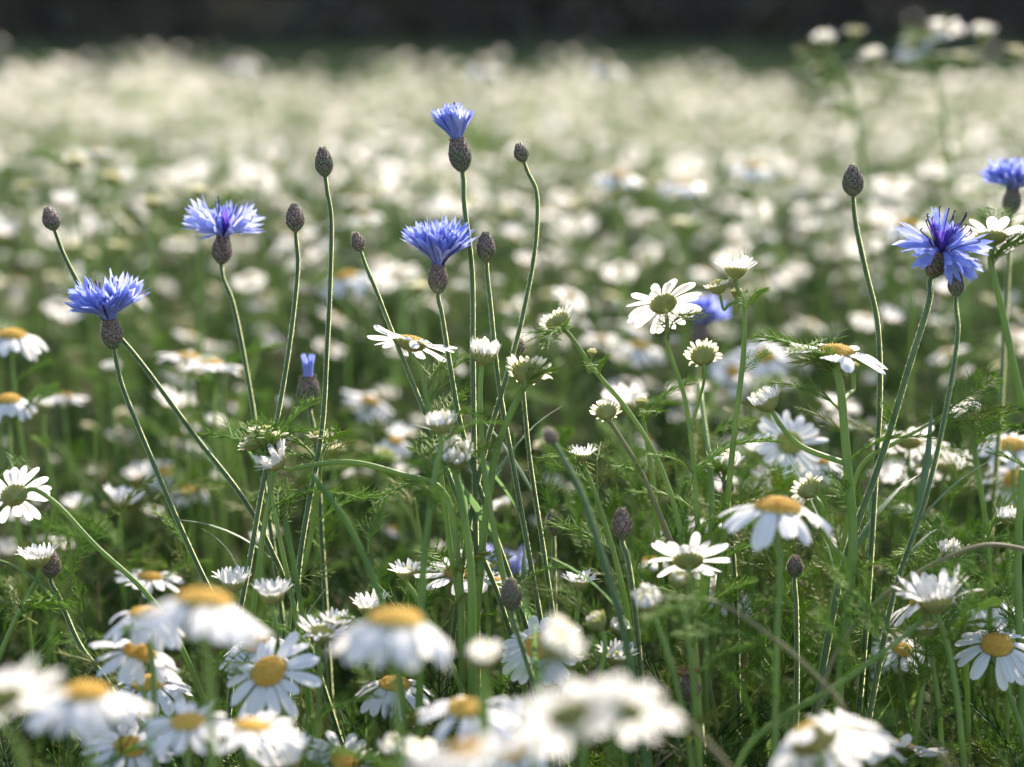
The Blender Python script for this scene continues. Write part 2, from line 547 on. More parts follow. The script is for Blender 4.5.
# ------------------------------------------------------------------ cornflower pieces
def involucre(r, Hh=.0135, Rm=.0052, neck=.0030, green=False, closed=False, pale=False):
    g = G()
    def rad(t):
        if closed: return Rm * math.sin(PI * (.10 + .87 * t ** .82)) ** .8
        a = math.sin(PI * (.12 + .74 * t ** .85)) ** .9
        return max(Rm * a, neck * t)
    body = MI['scale_green' if green else 'scale']; low = MI['scale_green']; cut = r.choice([1, 2, 3, 5])
    pr = [(.0010, -.0005)] + [(rad(t) * .95, t * Hh) for t in np.linspace(0, 1, 10)]
    if closed: pr.append((.0002, Hh * 1.01))
    lathe(g, pr, 16, body)
    rows = 8
    for row in range(rows):
        t0 = row / (rows + .8) * .95; n = 11 if row < 6 else 9
        for k in range(n):
            az = 2 * PI * (k + .5 * (row % 2)) / n + r.gauss(0, .11)
            ln = .24 + .10 * r.random(); bm = low if row < cut or r.random() < .2 else body
            Vv = []
            for t, ww in ((0, .8), (.45, 1.0), (.75, .72), (1, .08)):
                tt = min(1.0, t0 + ln * t); rr = rad(tt) * 1.0 + .00012 + .00042 * t
                z = tt * Hh + (0.0003 * t)
                hw = 2 * PI / n * .55 * ww
                for s_ in (-1, -.80, 0, .80, 1):
                    a = az + s_ * hw
                    q = rr + .00018 * (1 - s_ * s_)
                    Vv.append((q * math.cos(a), q * math.sin(a), z))
            Q = []; M_ = []
            for i in range(3):
                for j in range(4):
                    Q.append((i * 5 + j, i * 5 + j + 1, i * 5 + j + 6, i * 5 + j + 5))
                    M_.append(MI['scale_edge'] if (j in (0, 3) and i > 0) or i == 2 else bm)
            g.add(Vv, Q, None, M_)
            # fringe of the scale
            Vf = []; Tf = []; Mf = []
            for q in range(9):
                s_ = -1 + 2 * q / 8
                t = 1 - abs(s_) * .8
                tt = min(1.0, t0 + ln * t); hw = 2 * PI / n * .55 * (1 - t * .6)
                a = az + s_ * hw; rr = rad(tt) + .0004
                p = np.array([rr * math.cos(a), rr * math.sin(a), tt * Hh])
                o = unit(np.array([math.cos(a) * .7, math.sin(a) * .7, .6]) + np.array([r.gauss(0, .25) for _ in range(3)]))
                tg = np.array([-math.sin(a), math.cos(a), 0]) * .00012
                l = .0007 + .0008 * r.random()
                c = len(Vf); Vf += [p - tg, p + tg, p + o * l]; Tf.append((c, c + 1, c + 2)); Mf.append(MI['hair'] if q % 3 else MI['scale_edge'])
            g.add(Vf, None, Tf, Mf)
    return g


def floret(g, r, p0, Z, dirn, L, lobes, mname, flare=.0046, wide=1.0):
    d = unit(dirn)
    c1 = p0 + Z * L * .10
    c2 = c1 + unit(Z * .5 + d) * L * .14
    m = MI[mname]
    tube(g, [p0, p0 + Z * L * .05, c1, c2], [.00035, .0004, .0005, .0008], 5, m, close=False)
    x, y, _ = basis(d, r.random() * 6)
    ll = L * .80
    for k in range(lobes):
        ph = 2 * PI * (k + r.gauss(0, .12)) / lobes
        l = ll * (.86 + .24 * r.random()); fl = flare * (.7 + .6 * r.random()) * wide
        n = 9; A = np.zeros((n, 3, 3)); cur = r.gauss(0, .0012)
        for i in range(n):
            t = i / (n - 1)
            gr = .0007 + fl * t ** 1.15
            rad_ = x * math.cos(ph) + y * math.sin(ph); tn = -x * math.sin(ph) + y * math.cos(ph)
            pc = c2 + d * l * t * (1 - .12 * t) + rad_ * gr + tn * cur * t * t
            wfun = 2 * PI * gr / lobes * .52 if t < .70 else 0
            w = max(wfun, .0007) if t < .70 else min(.0017, 2 * PI * (.0007 + fl * .66) / lobes * .5) * (1 - ((t - .70) / .30) ** 1.25) + .00003
            A[i, 0] = pc - tn * w; A[i, 1] = pc + rad_ * .00018; A[i, 2] = pc + tn * w
        grid(g, A, m)


def corn_bloom(r, emin=.15, emax=.95, flare=.0046, vio=.15, n=12, L=.0225, size=1.0, pale=False, ragged=.15, zneck=.0130, rn=.0022, gap=None, stam=12, inner=10):
    """petals and stamens above an involucre whose mouth is at z = zneck"""
    g = G(); s = G()
    Z = np.array([0, 0, 1.0])
    for k in range(n):
        az = 2 * PI * (k + r.gauss(0, .25)) / n
        if gap and gap[0] < (az % (2 * PI)) < gap[1]: continue
        e = emax - abs(r.gauss(0, ragged)) if k % 3 else emin + (emax - emin) * (.3 + .5 * r.random())
        d = np.array([math.sin(e) * math.cos(az), math.sin(e) * math.sin(az), math.cos(e)])
        d = unit(d + np.array([r.gauss(0, ragged * .5) for _ in range(3)]))
        p0 = np.array([rn * math.cos(az), rn * math.sin(az), zneck - .001])
        nm = 'pale_blue_petal' if pale or r.random() < .22 else 'blue_petal'
        floret(g, r, p0, unit(Z + d * .3), d, L * (.88 + .2 * r.random()), r.choice([7, 8, 8, 9]), nm, flare=flare)
    for k in range(inner):
        az = r.random() * 2 * PI; e = emax * .55 * r.random()
        d = np.array([math.sin(e) * math.cos(az), math.sin(e) * math.sin(az), math.cos(e)])
        p0 = np.array([rn * .5 * math.cos(az), rn * .5 * math.sin(az), zneck - .001])
        floret(g, r, p0, unit(Z + d * .3), d, L * .74, 5, 'violet_floret' if r.random() < vio else 'blue_petal', flare=.0022, wide=.8)
    for k in range(stam):
        az = 2 * PI * (k + r.random()) / stam; e = .25 + 1.35 * r.random() if stam > 5 else .3 * r.random()
        d = np.array([math.sin(e) * math.cos(az), math.sin(e) * math.sin(az), math.cos(e)])
        p0 = np.array([rn * .7 * math.cos(az), rn * .7 * math.sin(az), zneck - .001])
        l = L * (.45 + .25 * r.random())
        q = p0 + Z * l * .4 + d * l * .45; q2 = p0 + Z * l * .55 + d * l * .8 + np.array([r.gauss(0, .0008), r.gauss(0, .0008), .0012])
        tube(s, spline([p0, q, q2, q2 + Z * .0012 - d * .0006], 3), [.00022] * 3 + [.00026] * 3 + [.00036] * 2 + [.0003] * 2, 5, MI['stamen'])
    if size != 1.0:
        M = np.diag([size, size, size, 1.0]); g, s = G().join(g, M), G().join(s, M)
    return g, s


# ------------------------------------------------------------------ tagging, assembling plants
def tag(o, label=None, cat=None, group=None, kind=None):
    if label: o['label'] = label
    if cat: o['category'] = cat
    if group: o['group'] = group
    if kind: o['kind'] = kind
    return o


def root(name, loc, label, cat, group=None):
    e = bpy.data.objects.new(name, None)
    S.collection.objects.link(e)
    e.empty_display_size = .02
    e.location = Vector(loc)
    return tag(e, label, cat, group)


def place(o, M, loc):
    M = np.array(M); M[:3, 3] -= loc
    o.matrix_local = Matrix(M.tolist())
    return o


def inst(name, me, parent, M, loc):
    return place(link(bpy.data.objects.new(name, me), parent), M, loc)


LR = random.Random(5)
LEAF = [feather_leaf(LR, .040 + .012 * LR.random(), pairs=LR.choice([8, 9, 10]), w=.00042).mesh('leaf') for _ in range(6)]
LEAF_Y = [feather_leaf(LR, .040 + .012 * LR.random(), m='yellow_leaf', pairs=9).mesh('leaf') for _ in range(3)]
BLADE = [lance_leaf(LR, .045 + .03 * LR.random(), .0026 + .001 * LR.random()).mesh('leaf') for _ in range(5)]


def axis_of(a):
    """direction given as (right, away from the camera, up) in the world"""
    return unit(np.array([a[0], a[1], a[2]], float))


def stem_path(head, axis, way, D, lean=None):
    w0 = at(way[0][0], way[0][1], D + (way[0][2] if len(way[0]) > 2 else 0))
    dw = np.linalg.norm(w0 - head)
    pts = [head, head + (unit(w0 - head) * .55 - axis * .45) * min(.012, dw * .4)]
    for w in way:
        dd = w[2] if len(w) > 2 else 0.0
        pts.append(at(w[0], w[1], D + dd))
    a, b = pts[-2], pts[-1]
    d = unit(b - a)
    zb = b[2]
    if zb > .02:
        k = min(.55, abs(d[0]) / max(.2, -d[2]) if d[2] < 0 else .3)
        off = np.array([math.copysign(k, d[0]) * zb * .5, 0.02 * zb, 0])
        pts.append(b + off * .55 + np.array([0, 0, -zb * .5]))
        pts.append(np.array([b[0] + off[0], b[1] + off[1], -.004]))
    return pts


def build_stem(g, pts, r0, r1, m, r, hair=0.0, per=6, sides=8, ribs=0.0):
    P = spline(pts, per)
    rad = np.linspace(r0, r1, len(P))
    tube(g, P, rad, sides, MI[m], ribs=ribs)
    if hair:
        k = int(len(P) * .85)
        hairs(g, P[:k], rad[:k], hair, .0006, r)
        if hair > 1: wool(g, P[:k], rad[:k], r)
    return P


HERO = []       # footprints, so the filler keeps clear of them


def add_leaves(e, loc, P, r, kind, n, zmin, lo=.12, hi=.8, pool=None):
    P = np.asarray(P)
    cand = [i for i in range(int(len(P) * lo), int(len(P) * hi)) if P[i][2] > zmin and (kind == 'feather' or P[i][2] < .40)]
    if not cand: return
    for _ in range(n):
        i = r.choice(cand)
        t = unit(P[i - 1] - P[i])
        az = r.random() * 2 * PI
        out = np.array([math.cos(az), math.sin(az), 0])
        if kind == 'feather':
            d = unit(t * .9 + out * .75 + np.array([0, 0, .15])); me = r.choice(pool or (LEAF + LEAF_Y[:1])); sc = .5 + .5 * r.random()
        else:
            d = unit(t + out * .32); me = r.choice(BLADE); sc = .55 + .6 * r.random()
        inst('leaf', me, e, leaf_frame(P[i], d, out, sc), loc)


def leaf_frame(pos, d, out, sc):
    """+Z along d, +X towards out"""
    z = unit(d); x = unit(out - z * np.dot(out, z)); y = np.cross(z, x)
    M = np.eye(4); M[:3, 0] = x * sc; M[:3, 1] = y * sc; M[:3, 2] = z * sc; M[:3, 3] = pos
    return M


def daisy(px, py, D, ax, way, label, style='open', droop=None, size=1.0, dm='yellow_disc', leaves=3, thick=.00105, stem='daisy_stem',
          extra=(), name='daisy_plant', cat='daisy', group='daisies standing among the cornflowers', seed=None, lz=None, pool=None, roll=None):
    """one daisy plant: its main head at the pixel, the stem through the waypoints, side heads in extra"""
    sd_ = seed if seed is not None else int(px * 7 + py * 13)
    r = random.Random(sd_)
    a = axis_of(ax)
    head = at(px, py, D) - a * .005 * size
    pts = stem_path(head, a, way, D)
    loc = np.array([pts[-1][0], pts[-1][1], 0.0])
    e = root(name, loc, label, cat, group)
    g = G()
    P = build_stem(g, [p - loc for p in pts], thick * .85 * min(1.2, size), thick * 1.5, stem, r, sides=8)
    P = [p + loc for p in P]
    heads = [(head, a, style, droop, size, dm)]
    for x in extra:     # (px, py, dD, axis, style, droop, size, joint fraction)
        a2 = axis_of(x[3]); h2 = at(x[0], x[1], D + x[2]) - a2 * .004 * x[6]
        jt = P[int(len(P) * x[7])]
        mid = (h2 + jt) / 2 + np.array([0, 0, -.004]) + (h2 - jt) * np.array([.12, .12, 0])
        pp = [h2, h2 - a2 * .008, mid, jt]
        build_stem(g, [p - loc for p in pp], thick * .6, thick * .8, stem, r, sides=6)
        heads.append((h2, a2, x[4], x[5], x[6], 'yellow_disc'))
    g.obj('stem', e)
    for h, aa, st, dr, sz, dmm in heads:
        c, p, d = daisy_head(r, st, sz, dr, dmm)
        rl = r.random() * 6
        ho = c.obj('bud' if st in ('bud', 'knob') else 'flower_head', e)
        place(ho, frame(h, aa, rl), loc)
        p.obj('petals', ho); d.obj('disc', ho)
    add_leaves(e, loc, P, r, 'feather', leaves, lz if lz is not None else .17, pool=pool)
    HERO.append((loc[0], loc[1]))
    return e


def corn(px, py, D, ax, way, label, bloom=None, closed=False, green=False, size=1.0, leaves=2, thick=.00096, name='cornflower',
         cat='cornflower', group='blue cornflowers above the daisies', wither=False, tip=False, paletip=False, hair=4.5, stem='corn_stem'):
    """a cornflower or its bud: pixel = middle of the scaly green-brown head below the petals"""
    r = random.Random(int(px * 5 + py * 3))
    a = axis_of(ax)
    Hh = .0135 * size
    head = at(px, py, D) - a * Hh * .5
    pts = stem_path(head, a, way, D)
    loc = np.array([pts[-1][0], pts[-1][1], 0.0])
    e = root(name, loc, label, cat, group)
    g = G()
    P = build_stem(g, [p - loc for p in pts], thick * size ** .5, thick * 1.35, stem, r, hair=hair, ribs=.13, sides=10, per=8)
    g.obj('stem', e)
    P = [p + loc for p in P]
    iv = involucre(r, Hh * (r.uniform(.96, 1.14) if closed else 1.03), (r.uniform(.0040, .0047) if closed else .0044) * size, .0030 * size, green, closed)
    ho = iv.obj('bud' if closed else 'flower_head', e)
    place(ho, frame(head, a, r.random() * 6), loc)
    if bloom is not None:
        pg, sg = corn_bloom(r, zneck=Hh, **bloom)
        pg.obj('petals', ho); sg.obj('stamens', ho)
    if tip:      # a rolled blue tip just leaving the bud
        t = G()
        for k in range(7):
            az = 2 * PI * k / 7; o = np.array([math.cos(az), math.sin(az), 0])
            floret(t, r, o * .0012 * size + np.array([0, 0, Hh * .8]), np.array([0, 0, 1.]), np.array([0, 0, 1.]) + o * .03, .013 * size, 5, 'blue_petal', flare=.0007)
        t.obj('petals', ho)
    if paletip:
        t = G()
        for k in range(12):
            o = np.array([math.cos(k * 2.4), math.sin(k * 2.4), 0]); p0 = o * .0008 + np.array([0, 0, Hh * .96])
            tube(t, [p0, p0 + o * .0004 + np.array([0, 0, .0016 + .0008 * r.random()])], [.0004, .0003], 5, MI['cream_petal'])
        t.obj('petals', ho)
    if wither:
        t = G()
        for k in range(26):
            az = r.random() * 2 * PI; o = np.array([math.cos(az), math.sin(az), 0])
            p0 = o * .0028 * size + np.array([0, 0, Hh * .93]); q = p0 + o * (.001 + .002 * r.random()) + np.array([r.gauss(0, .001), r.gauss(0, .001), .002 + .002 * r.random()])
            tube(t, [p0, (p0 + q) / 2 + o * .0005, q], [.0004, .0005, .0002], 4, MI['withered'])
        t.obj('withered_petals', ho)
    add_leaves(e, loc, P, r, 'blade', leaves, .22, .38, .8)
    HERO.append((loc[0], loc[1]))
    return e


# ------------------------------------------------------------------ setting: ground, wood behind the field
def ground_z(y):
    def ss(a, b, t):
        t = np.clip((t - a) / (b - a), 0, 1); return t * t * (3 - 2 * t)
    return .45 * ss(15, 34, y) + 7 * ss(39, 62, y) + 5 * ss(60, 200, y)  # steep bank behind the trees is added to shut out the sky


def make_ground():
    ys = np.concatenate([np.linspace(-30, -2, 8), np.linspace(-1, 14, 40), np.linspace(15, 70, 90), np.linspace(75, 600, 30)])
    xs = np.concatenate([-np.geomspace(400, 8, 14), np.linspace(-7, 7, 40), np.geomspace(8, 400, 14)])
    X, Y = np.meshgrid(xs, ys)
    Zg = ground_z(Y) + .02 * np.sin(X * 1.3 + 1) * np.sin(Y * .9) * (Y > 3) - .022 * (Y > 3)
    m = bpy.data.materials.new('ground'); m.use_nodes = True
    n = m.node_tree; b = n.nodes['Principled BSDF']; b.inputs['Roughness'].default_value = .95
    b.inputs['Specular IOR Level'].default_value = .1
    tc = n.nodes.new('ShaderNodeTexCoord'); sp = n.nodes.new('ShaderNodeSeparateXYZ')
    n.links.new(tc.outputs['Object'], sp.inputs[0])
    no = n.nodes.new('ShaderNodeTexNoise'); no.inputs['Scale'].default_value = 14; no.inputs['Detail'].default_value = 8
    n.links.new(tc.outputs['Object'], no.inputs['Vector'])
    cr = n.nodes.new('ShaderNodeValToRGB')
    cr.color_ramp.elements[0].color = (.03, .028, .016, 1); cr.color_ramp.elements[1].color = (.06, .075, .03, 1)
    cr.color_ramp.elements[0].position = .35; cr.color_ramp.elements[1].position = .65
    n.links.new(no.outputs['Fac'], cr.inputs[0])
    n2 = n.nodes.new('ShaderNodeTexNoise'); n2.inputs['Scale'].default_value = .5; n2.inputs['Detail'].default_value = 6
    n.links.new(tc.outputs['Object'], n2.inputs['Vector'])
    cg = n.nodes.new('ShaderNodeValToRGB')
    cg.color_ramp.elements[0].color = (.035, .07, .02, 1); cg.color_ramp.elements[1].color = (.07, .11, .03, 1)
    n.links.new(n2.outputs['Fac'], cg.inputs[0])
    mr = n.nodes.new('ShaderNodeMapRange'); mr.inputs[1].default_value = 12; mr.inputs[2].default_value = 16
    n.links.new(sp.outputs['Y'], mr.inputs[0])
    mx = n.nodes.new('ShaderNodeMix'); mx.data_type = 'RGBA'
    n.links.new(mr.outputs[0], mx.inputs[0]); n.links.new(cr.outputs[0], mx.inputs[6]); n.links.new(cg.outputs[0], mx.inputs[7])
    # leaf litter below the trees
    m2 = n.nodes.new('ShaderNodeMapRange'); m2.inputs[1].default_value = 36; m2.inputs[2].default_value = 40
    n.links.new(sp.outputs['Y'], m2.inputs[0])
    mx2 = n.nodes.new('ShaderNodeMix'); mx2.data_type = 'RGBA'
    n.links.new(m2.outputs[0], mx2.inputs[0]); n.links.new(mx.outputs[2], mx2.inputs[6]); mx2.inputs[7].default_value = (.035, .032, .022, 1)
    n.links.new(mx2.outputs[2], b.inputs['Base Color'])
    MI['ground'] = len(MATS); MATS.append(m)
    g = G(); grid(g, np.stack([X, Y, Zg], -1), MI['ground'])
    tag(g.obj('ground'), kind='structure')


def rand_rot(k, rg, tilt=None):
    """k random rotation matrices; tilt limits the lean of +Z from vertical"""
    az = rg.random(k) * 2 * PI
    th = np.abs(rg.normal(0, tilt, k)) if tilt is not None else np.arccos(1 - 2 * rg.random(k))
    z = np.stack([np.sin(th) * np.cos(az), np.sin(th) * np.sin(az), np.cos(th)], -1)
    a = np.tile([1.0, 0.0, 0.0], (k, 1)); a[np.abs(z[:, 0]) > .9] = [0, 1, 0]
    x = np.cross(a, z); x /= np.linalg.norm(x, axis=1)[:, None]; y = np.cross(z, x)
    ro = rg.random(k) * 2 * PI
    x2 = x * np.cos(ro)[:, None] + y * np.sin(ro)[:, None]; y2 = np.cross(z, x2)
    return np.stack([x2, y2, z], -1)


def mats_at(P, Rm, sc):
    k = len(P); M = np.zeros((k, 4, 4)); M[:, :3, :3] = Rm * np.asarray(sc).reshape(-1, 1, 1); M[:, :3, 3] = P; M[:, 3, 3] = 1
    return M


def leaf_card(m, s=1.0):
    g = G(); g.add([(0, 0, 0), (-.5 * s, .1, .6 * s), (0, 0, 1.25 * s), (.5 * s, .1, .6 * s), (0, -.06 * s, .6 * s)], None, [(0, 4, 1), (1, 4, 2), (0, 3, 4), (4, 3, 2)], MI[m])
    return g


def make_woods():
    rg = np.random.default_rng(3)
    r = random.Random(4)
    lc = leaf_card('tree_leaf'); ld = leaf_card('tree_leaf_dark')
    protos = []
    for k in range(3):
        t = G(); Ht = 12 + 2 * k
        trunk = [np.array([0, 0, -.3]), np.array([.05, 0, 1.5]), np.array([.1 * r.gauss(0, 1), .2, 4]), np.array([.3 * r.gauss(0, 1), .1, Ht * .75])]
        tp = spline(trunk, 6); tube(t, tp, np.linspace(.26, .07, len(tp)), 10, MI['bark'])
        cl = []
        for j in range(16):
            z = 1.2 + (Ht - 2) * (j + .5) / 16; az = j * 2.4; rr = 2.6 * math.sin(PI * (.15 + .8 * z / Ht)) + .4
            tip = np.array([rr * math.cos(az), rr * math.sin(az), z + .9])
            b = np.array(tp[min(len(tp) - 1, int(len(tp) * z / (Ht * .8)))])
            tube(t, spline([b, (b + tip) / 2 + np.array([0, 0, .15]), tip], 3), np.linspace(.07, .015, 7), 5, MI['bark'])
            cl.append(tip); cl.append((b + tip) / 2 + np.array([r.gauss(0, .4), r.gauss(0, .4), .2]))
        c = G()
        for ti, tmpl in enumerate((lc, ld)):
            cc = np.array(cl)[rg.integers(0, len(cl), 2600)]
            P = cc + rg.normal(0, .62, (2600, 3)) * [1, 1, .75]
            P[:, 2] = np.maximum(P[:, 2], .9)
            c.scatter(tmpl, mats_at(P, rand_rot(2600, rg), .16 + .12 * rg.random(2600)))
        protos.append((t.mesh('trunk'), c.mesh('crown', False)))
    spots = [(-21, 40), (-17.5, 43), (-14, 39.5), (-10.5, 42), (-7.6, 39), (-4.2, 41.5), (-1.1, 39.2), (2.2, 42.5), (4.8, 39.8), (8.2, 41), (11.4, 38.8), (14.8, 42.2), (18.0, 40.1), (21.5, 42.8)]
    for i, (x, y) in enumerate(spots):
        tm, cm = protos[i % 3]
        e = root('tree', (x, y, float(ground_z(y))), 'dark leafy tree in the shaded wood far behind the daisy field', 'tree', 'trees at the edge of the wood')
        e.rotation_euler = (0, 0, i * 1.9)
        link(bpy.data.objects.new('trunk', tm), e); link(bpy.data.objects.new('crown', cm), e)
    g = G()
    for tmpl, n in ((lc, 26000), (ld, 30000)):
        P = np.stack([rg.uniform(-30, 30, n), 37.5 + np.abs(rg.normal(0, 3.2, n)), np.zeros(n)], -1)
        hmax = 1.5 + 1.1 * (np.sin(P[:, 0] * .9) * np.sin(P[:, 0] * .37 + 1)) + .35 * (P[:, 1] - 37)
        P[:, 2] = ground_z(P[:, 1]) + hmax * rg.random(n)
        g.scatter(tmpl, mats_at(P, rand_rot(n, rg), .14 + .14 * rg.random(n)))
    tag(g.obj('undergrowth', smooth=False), 'dark shrubby undergrowth along the foot of the shaded wood', 'undergrowth', kind='stuff')
    # long grass strip between the daisies and the wood
    bl = G()
    for k in range(7):
        a = k * 2.4; d = np.array([math.cos(a), math.sin(a), 0]) * .05
        w = np.array([-math.sin(a), math.cos(a), 0]) * .006
        bl.add([d * .2 - w, d * .2 + w, d + np.array([0, 0, .16]) + w * .7, d + np.array([0, 0, .16]) - w * .7, d * 2.4 + np.array([0, 0, .30])], [(0, 1, 2, 3)], [(3, 2, 4)], MI['far_grass'])
    n = 26000
    P = np.stack([rg.uniform(-1, 1, n), rg.uniform(14, 38, n), np.zeros(n)], -1)
    P[:, 0] *= 3 + P[:, 1] * .42; P[:, 2] = ground_z(P[:, 1]) - .03
    g = G().scatter(bl, mats_at(P, rand_rot(n, rg, .15), .7 + .7 * rg.random(n)))
    tag(g.obj('grass'), 'strip of shaded green grass between the daisies and the wood', 'grass', kind='stuff')


make_ground()
make_woods()

# ------------------------------------------------------------------ the cornflowers (pixel, distance, axis right/away/up, stem waypoints)
corn(112, 334, .80, (-.10, .02, 1), [(122, 385), (150, 455), (200, 570), (262, 690)], 'blue cornflower fully open at the far left, leaning stem crossing to the lower right',
     dict(emin=.15, emax=.92, n=24, L=.0228, inner=20), leaves=3)
corn(222, 250, .855, (.10, -.05, 1), [(232, 300), (250, 390), (262, 470), (275, 560)], 'pale blue ragged cornflower with two spread tufts, second from the left',
     dict(emin=.6, emax=1.3, n=13, L=.0225, pale=True, ragged=.3, inner=8), leaves=1)
corn(460, 155, .80, (-.16, .02, 1), [(464, 200), (472, 270), (473, 350), (474, 430), (476, 540)], 'tallest cornflower, a narrow half-open blue tuft on a tall straight stem',
     dict(flare=.0036, emin=.05, emax=.36, n=16, L=.0175, inner=8, stam=3, ragged=.1), size=1.1, leaves=1)
corn(438, 279, .80, (.02, .02, 1), [(441, 310), (450, 365), (462, 430), (490, 520), (530, 640)], 'blue cornflower with an even upright brush of petals in the middle of the field',
     dict(emin=.1, emax=.74, n=24, L=.0232, inner=20, stam=16), size=.95, leaves=2)
corn(936, 264, .79, (.20, -.35, .9), [(930, 296), (908, 370), (880, 462), (845, 560), (828, 640)], 'wide ragged blue cornflower with dark curled stamens, facing us at the right',
     dict(vio=.4, emin=.8, emax=1.85, n=10, L=.0232, ragged=.3, stam=22, inner=8), leaves=2, thick=.0012)
corn(1012, 202, .93, (.03, .02, 1), [(1010, 235), (1008, 275), (1004, 340), (1000, 420)], 'soft blue cornflower cut by the right edge of the picture, above a daisy',
     dict(emin=.2, emax=1.1, n=20, L=.0202, inner=18), leaves=0)
corn(699, 336, 1.03, (.12, .05, 1), [(697, 370), (694, 430), (690, 500)], 'blurred blue cornflower standing behind the white daisy seen from the back',
     dict(emin=.2, emax=.95, n=18, L=.0205, inner=12), leaves=0)
corn(309, 392, .86, (-.02, .03, 1), [(313, 425), (318, 470), (322, 540)], 'small cornflower bud with a rolled bright blue tip just showing', None, closed=False, tip=True, size=1.15, leaves=0,
     name='cornflower_bud', cat='flower bud', group='cornflower buds on bare stems')
corn(498, 590, .97, (.1, .2, 1), [(500, 640), (505, 700)], 'blurred pale violet cornflower low in the shade behind the middle stems',
     dict(emin=.3, emax=1.2, n=12, L=.022, pale=True, ragged=.3), leaves=0)
BG = 'cornflower buds on bare stems'
def bud(px, py, D, ax, way, label, **k):
    k.setdefault('leaves', 1)
    corn(px, py, D, ax, way, label, None, closed=True, name='cornflower_bud', cat='flower bud', group=BG, **k)
bud(51, 219, .82, (-.28, 0, 1), [(64, 255), (92, 305), (135, 355), (192, 432), (262, 530)], 'brown bud leaning over above the leftmost open cornflower', size=.78, leaves=2)
bud(324, 163, .80, (-.08, 0, 1), [(331, 215), (330, 290), (327, 350), (322, 430), (300, 560)], 'high brown bud with a pale tip, between the pale cornflower and the tallest one', size=.88, paletip=True)
bud(295, 218, .80, (-.03, 0, 1), [(298, 262), (291, 335), (278, 415), (264, 480), (250, 560), (236, 640)], 'oval brown bud just right of the pale ragged cornflower', size=.88)
bud(358, 242, .80, (-.28, 0, 1), [(376, 290), (400, 352), (432, 430), (470, 530), (500, 600)], 'small grey bud on a slanting stem left of the middle cornflower', size=.62)
bud(486, 248, .80, (-.03, 0, 1), [(490, 300), (499, 385), (514, 470), (530, 560), (545, 650)], 'brown bud close to the right side of the middle cornflower', size=.9, leaves=2)
bud(521, 152, .80, (-.30, 0, 1), [(536, 190), (536, 240), (524, 310), (510, 365), (488, 440), (470, 520)], 'small high bud on a long stem that bows out to the right', size=.66)
bud(853, 181, .80, (-.05, 0, 1), [(856, 225), (866, 272), (877, 320), (880, 390), (876, 470), (868, 600)], 'large brown bud high on a swaying stem left of the ragged cornflower', size=1.0)
bud(956, 284, .78, (-.03, 0, 1), [(958, 330), (944, 420), (925, 500), (895, 590), (880, 660)], 'small brown bud hanging just under the ragged cornflower at the right', size=.78, leaves=4)
bud(622, 524, .77, (0, 0, 1), [(627, 555), (638, 640), (645, 740)], 'stout purple-brown bud low in the middle, left of the daisy showing its green back', size=.98)
bud(553, 524, .86, (-.06, 0, 1), [(554, 560), (555, 640)], 'slim soft purple bud left of the stout purple-brown one', size=.80, leaves=0)
bud(511, 595, .73, (-.05, 0, 1), [(520, 640), (538, 700), (550, 760)], 'green pointed bud among the crowded stems above the half-hidden daisy', size=.96, green=True, leaves=1)
bud(795, 566, .79, (0, 0, 1), [(796, 600), (797, 680), (795, 760)], 'small dark bud below the big drooping daisy at the right', size=.72, leaves=2)
bud(690, 686, .745, (-.12, 0, 1), [(699, 720), (703, 790)], 'withered brown bud with ragged top, lowest bud in the field', size=.92, wither=True, leaves=0, thick=.0013)
bud(519, 346, .81, (0, 0, 1), [(522, 380), (530, 460), (545, 560), (556, 640)], 'tiny bud just above the green-backed young daisy in the middle', size=.55)
bud(51, 564, .80, (.12, 0, 1), [(58, 595), (80, 645), (112, 690)], 'round dark bud behind the young daisy at the left edge', size=.92, leaves=1)
bud(464, 512, .88, (-.05, 0, 1), [(466, 550), (470, 620)], 'tiny reddish bud half hidden behind the thick green stalks', size=.62, leaves=0)
bud(728, 487, .83, (0, 0, 1), [(730, 520), (735, 580)], 'tiny brown bud left of the big drooping daisy', size=.5, leaves=0)
bud(551, 437, .69, (-.45, 0, .8), [(580, 490), (603, 560), (625, 640)], 'blurred small bud tip on an arching stem above the slim purple bud', size=.5, leaves=0, hair=.3, thick=.0014)

# ------------------------------------------------------------------ daisies at the distance of focus
daisy(663, 302, .80, (-.16, .72, .52), [(668, 345), (684, 395), (692, 450), (698, 530), (705, 640)], 'open daisy seen from behind with one petal standing up, beside the blurred blue cornflower', droop=.22, dm='green_disc', leaves=5, size=.90,
      extra=[(703, 356, 0, (.0, .75, .5), 'ring', None, 1.0, .45)], lz=.28)
daisy(412, 340, .80, (.18, .35, .9), [(418, 365), (428, 405), (440, 470), (452, 560), (470, 660)], 'flat open daisy seen from its side just below the middle cornflower', droop=.22, leaves=5, size=1.05)
daisy(838, 349, .78, (.10, -.02, 1), [(840, 385), (846, 450), (853, 540), (846, 620), (836, 720)], 'flat open daisy on a thick leafy stalk below the large high bud', droop=.22, size=1.22, thick=.0017, leaves=12,
      extra=[(767, 402, 0, (-.45, .2, .75), 'knob', None, 1.1, .40), (809, 489, .0, (-.3, .6, .4), 'ring', None, .95, .55), (853, 366, .03, (0, .3, .9), 'bud', None, .7, .3)], lz=.25, pool=LEAF + LEAF_Y)
daisy(991, 234, .84, (.02, .42, .85), [(991, 262), (1002, 310), (1018, 385), (1040, 480)], 'open daisy seen from below under the cornflower at the right edge', droop=.05, dm='green_disc', leaves=6, size=1.1, thick=.0014, lz=.33)
daisy(778, 504, .69, (.03, .04, 1), [(780, 560), (776, 660), (774, 800)], 'drooping daisy with an orange disc and long hanging bluish petals, right of centre', droop=.62, size=1.32, leaves=2)
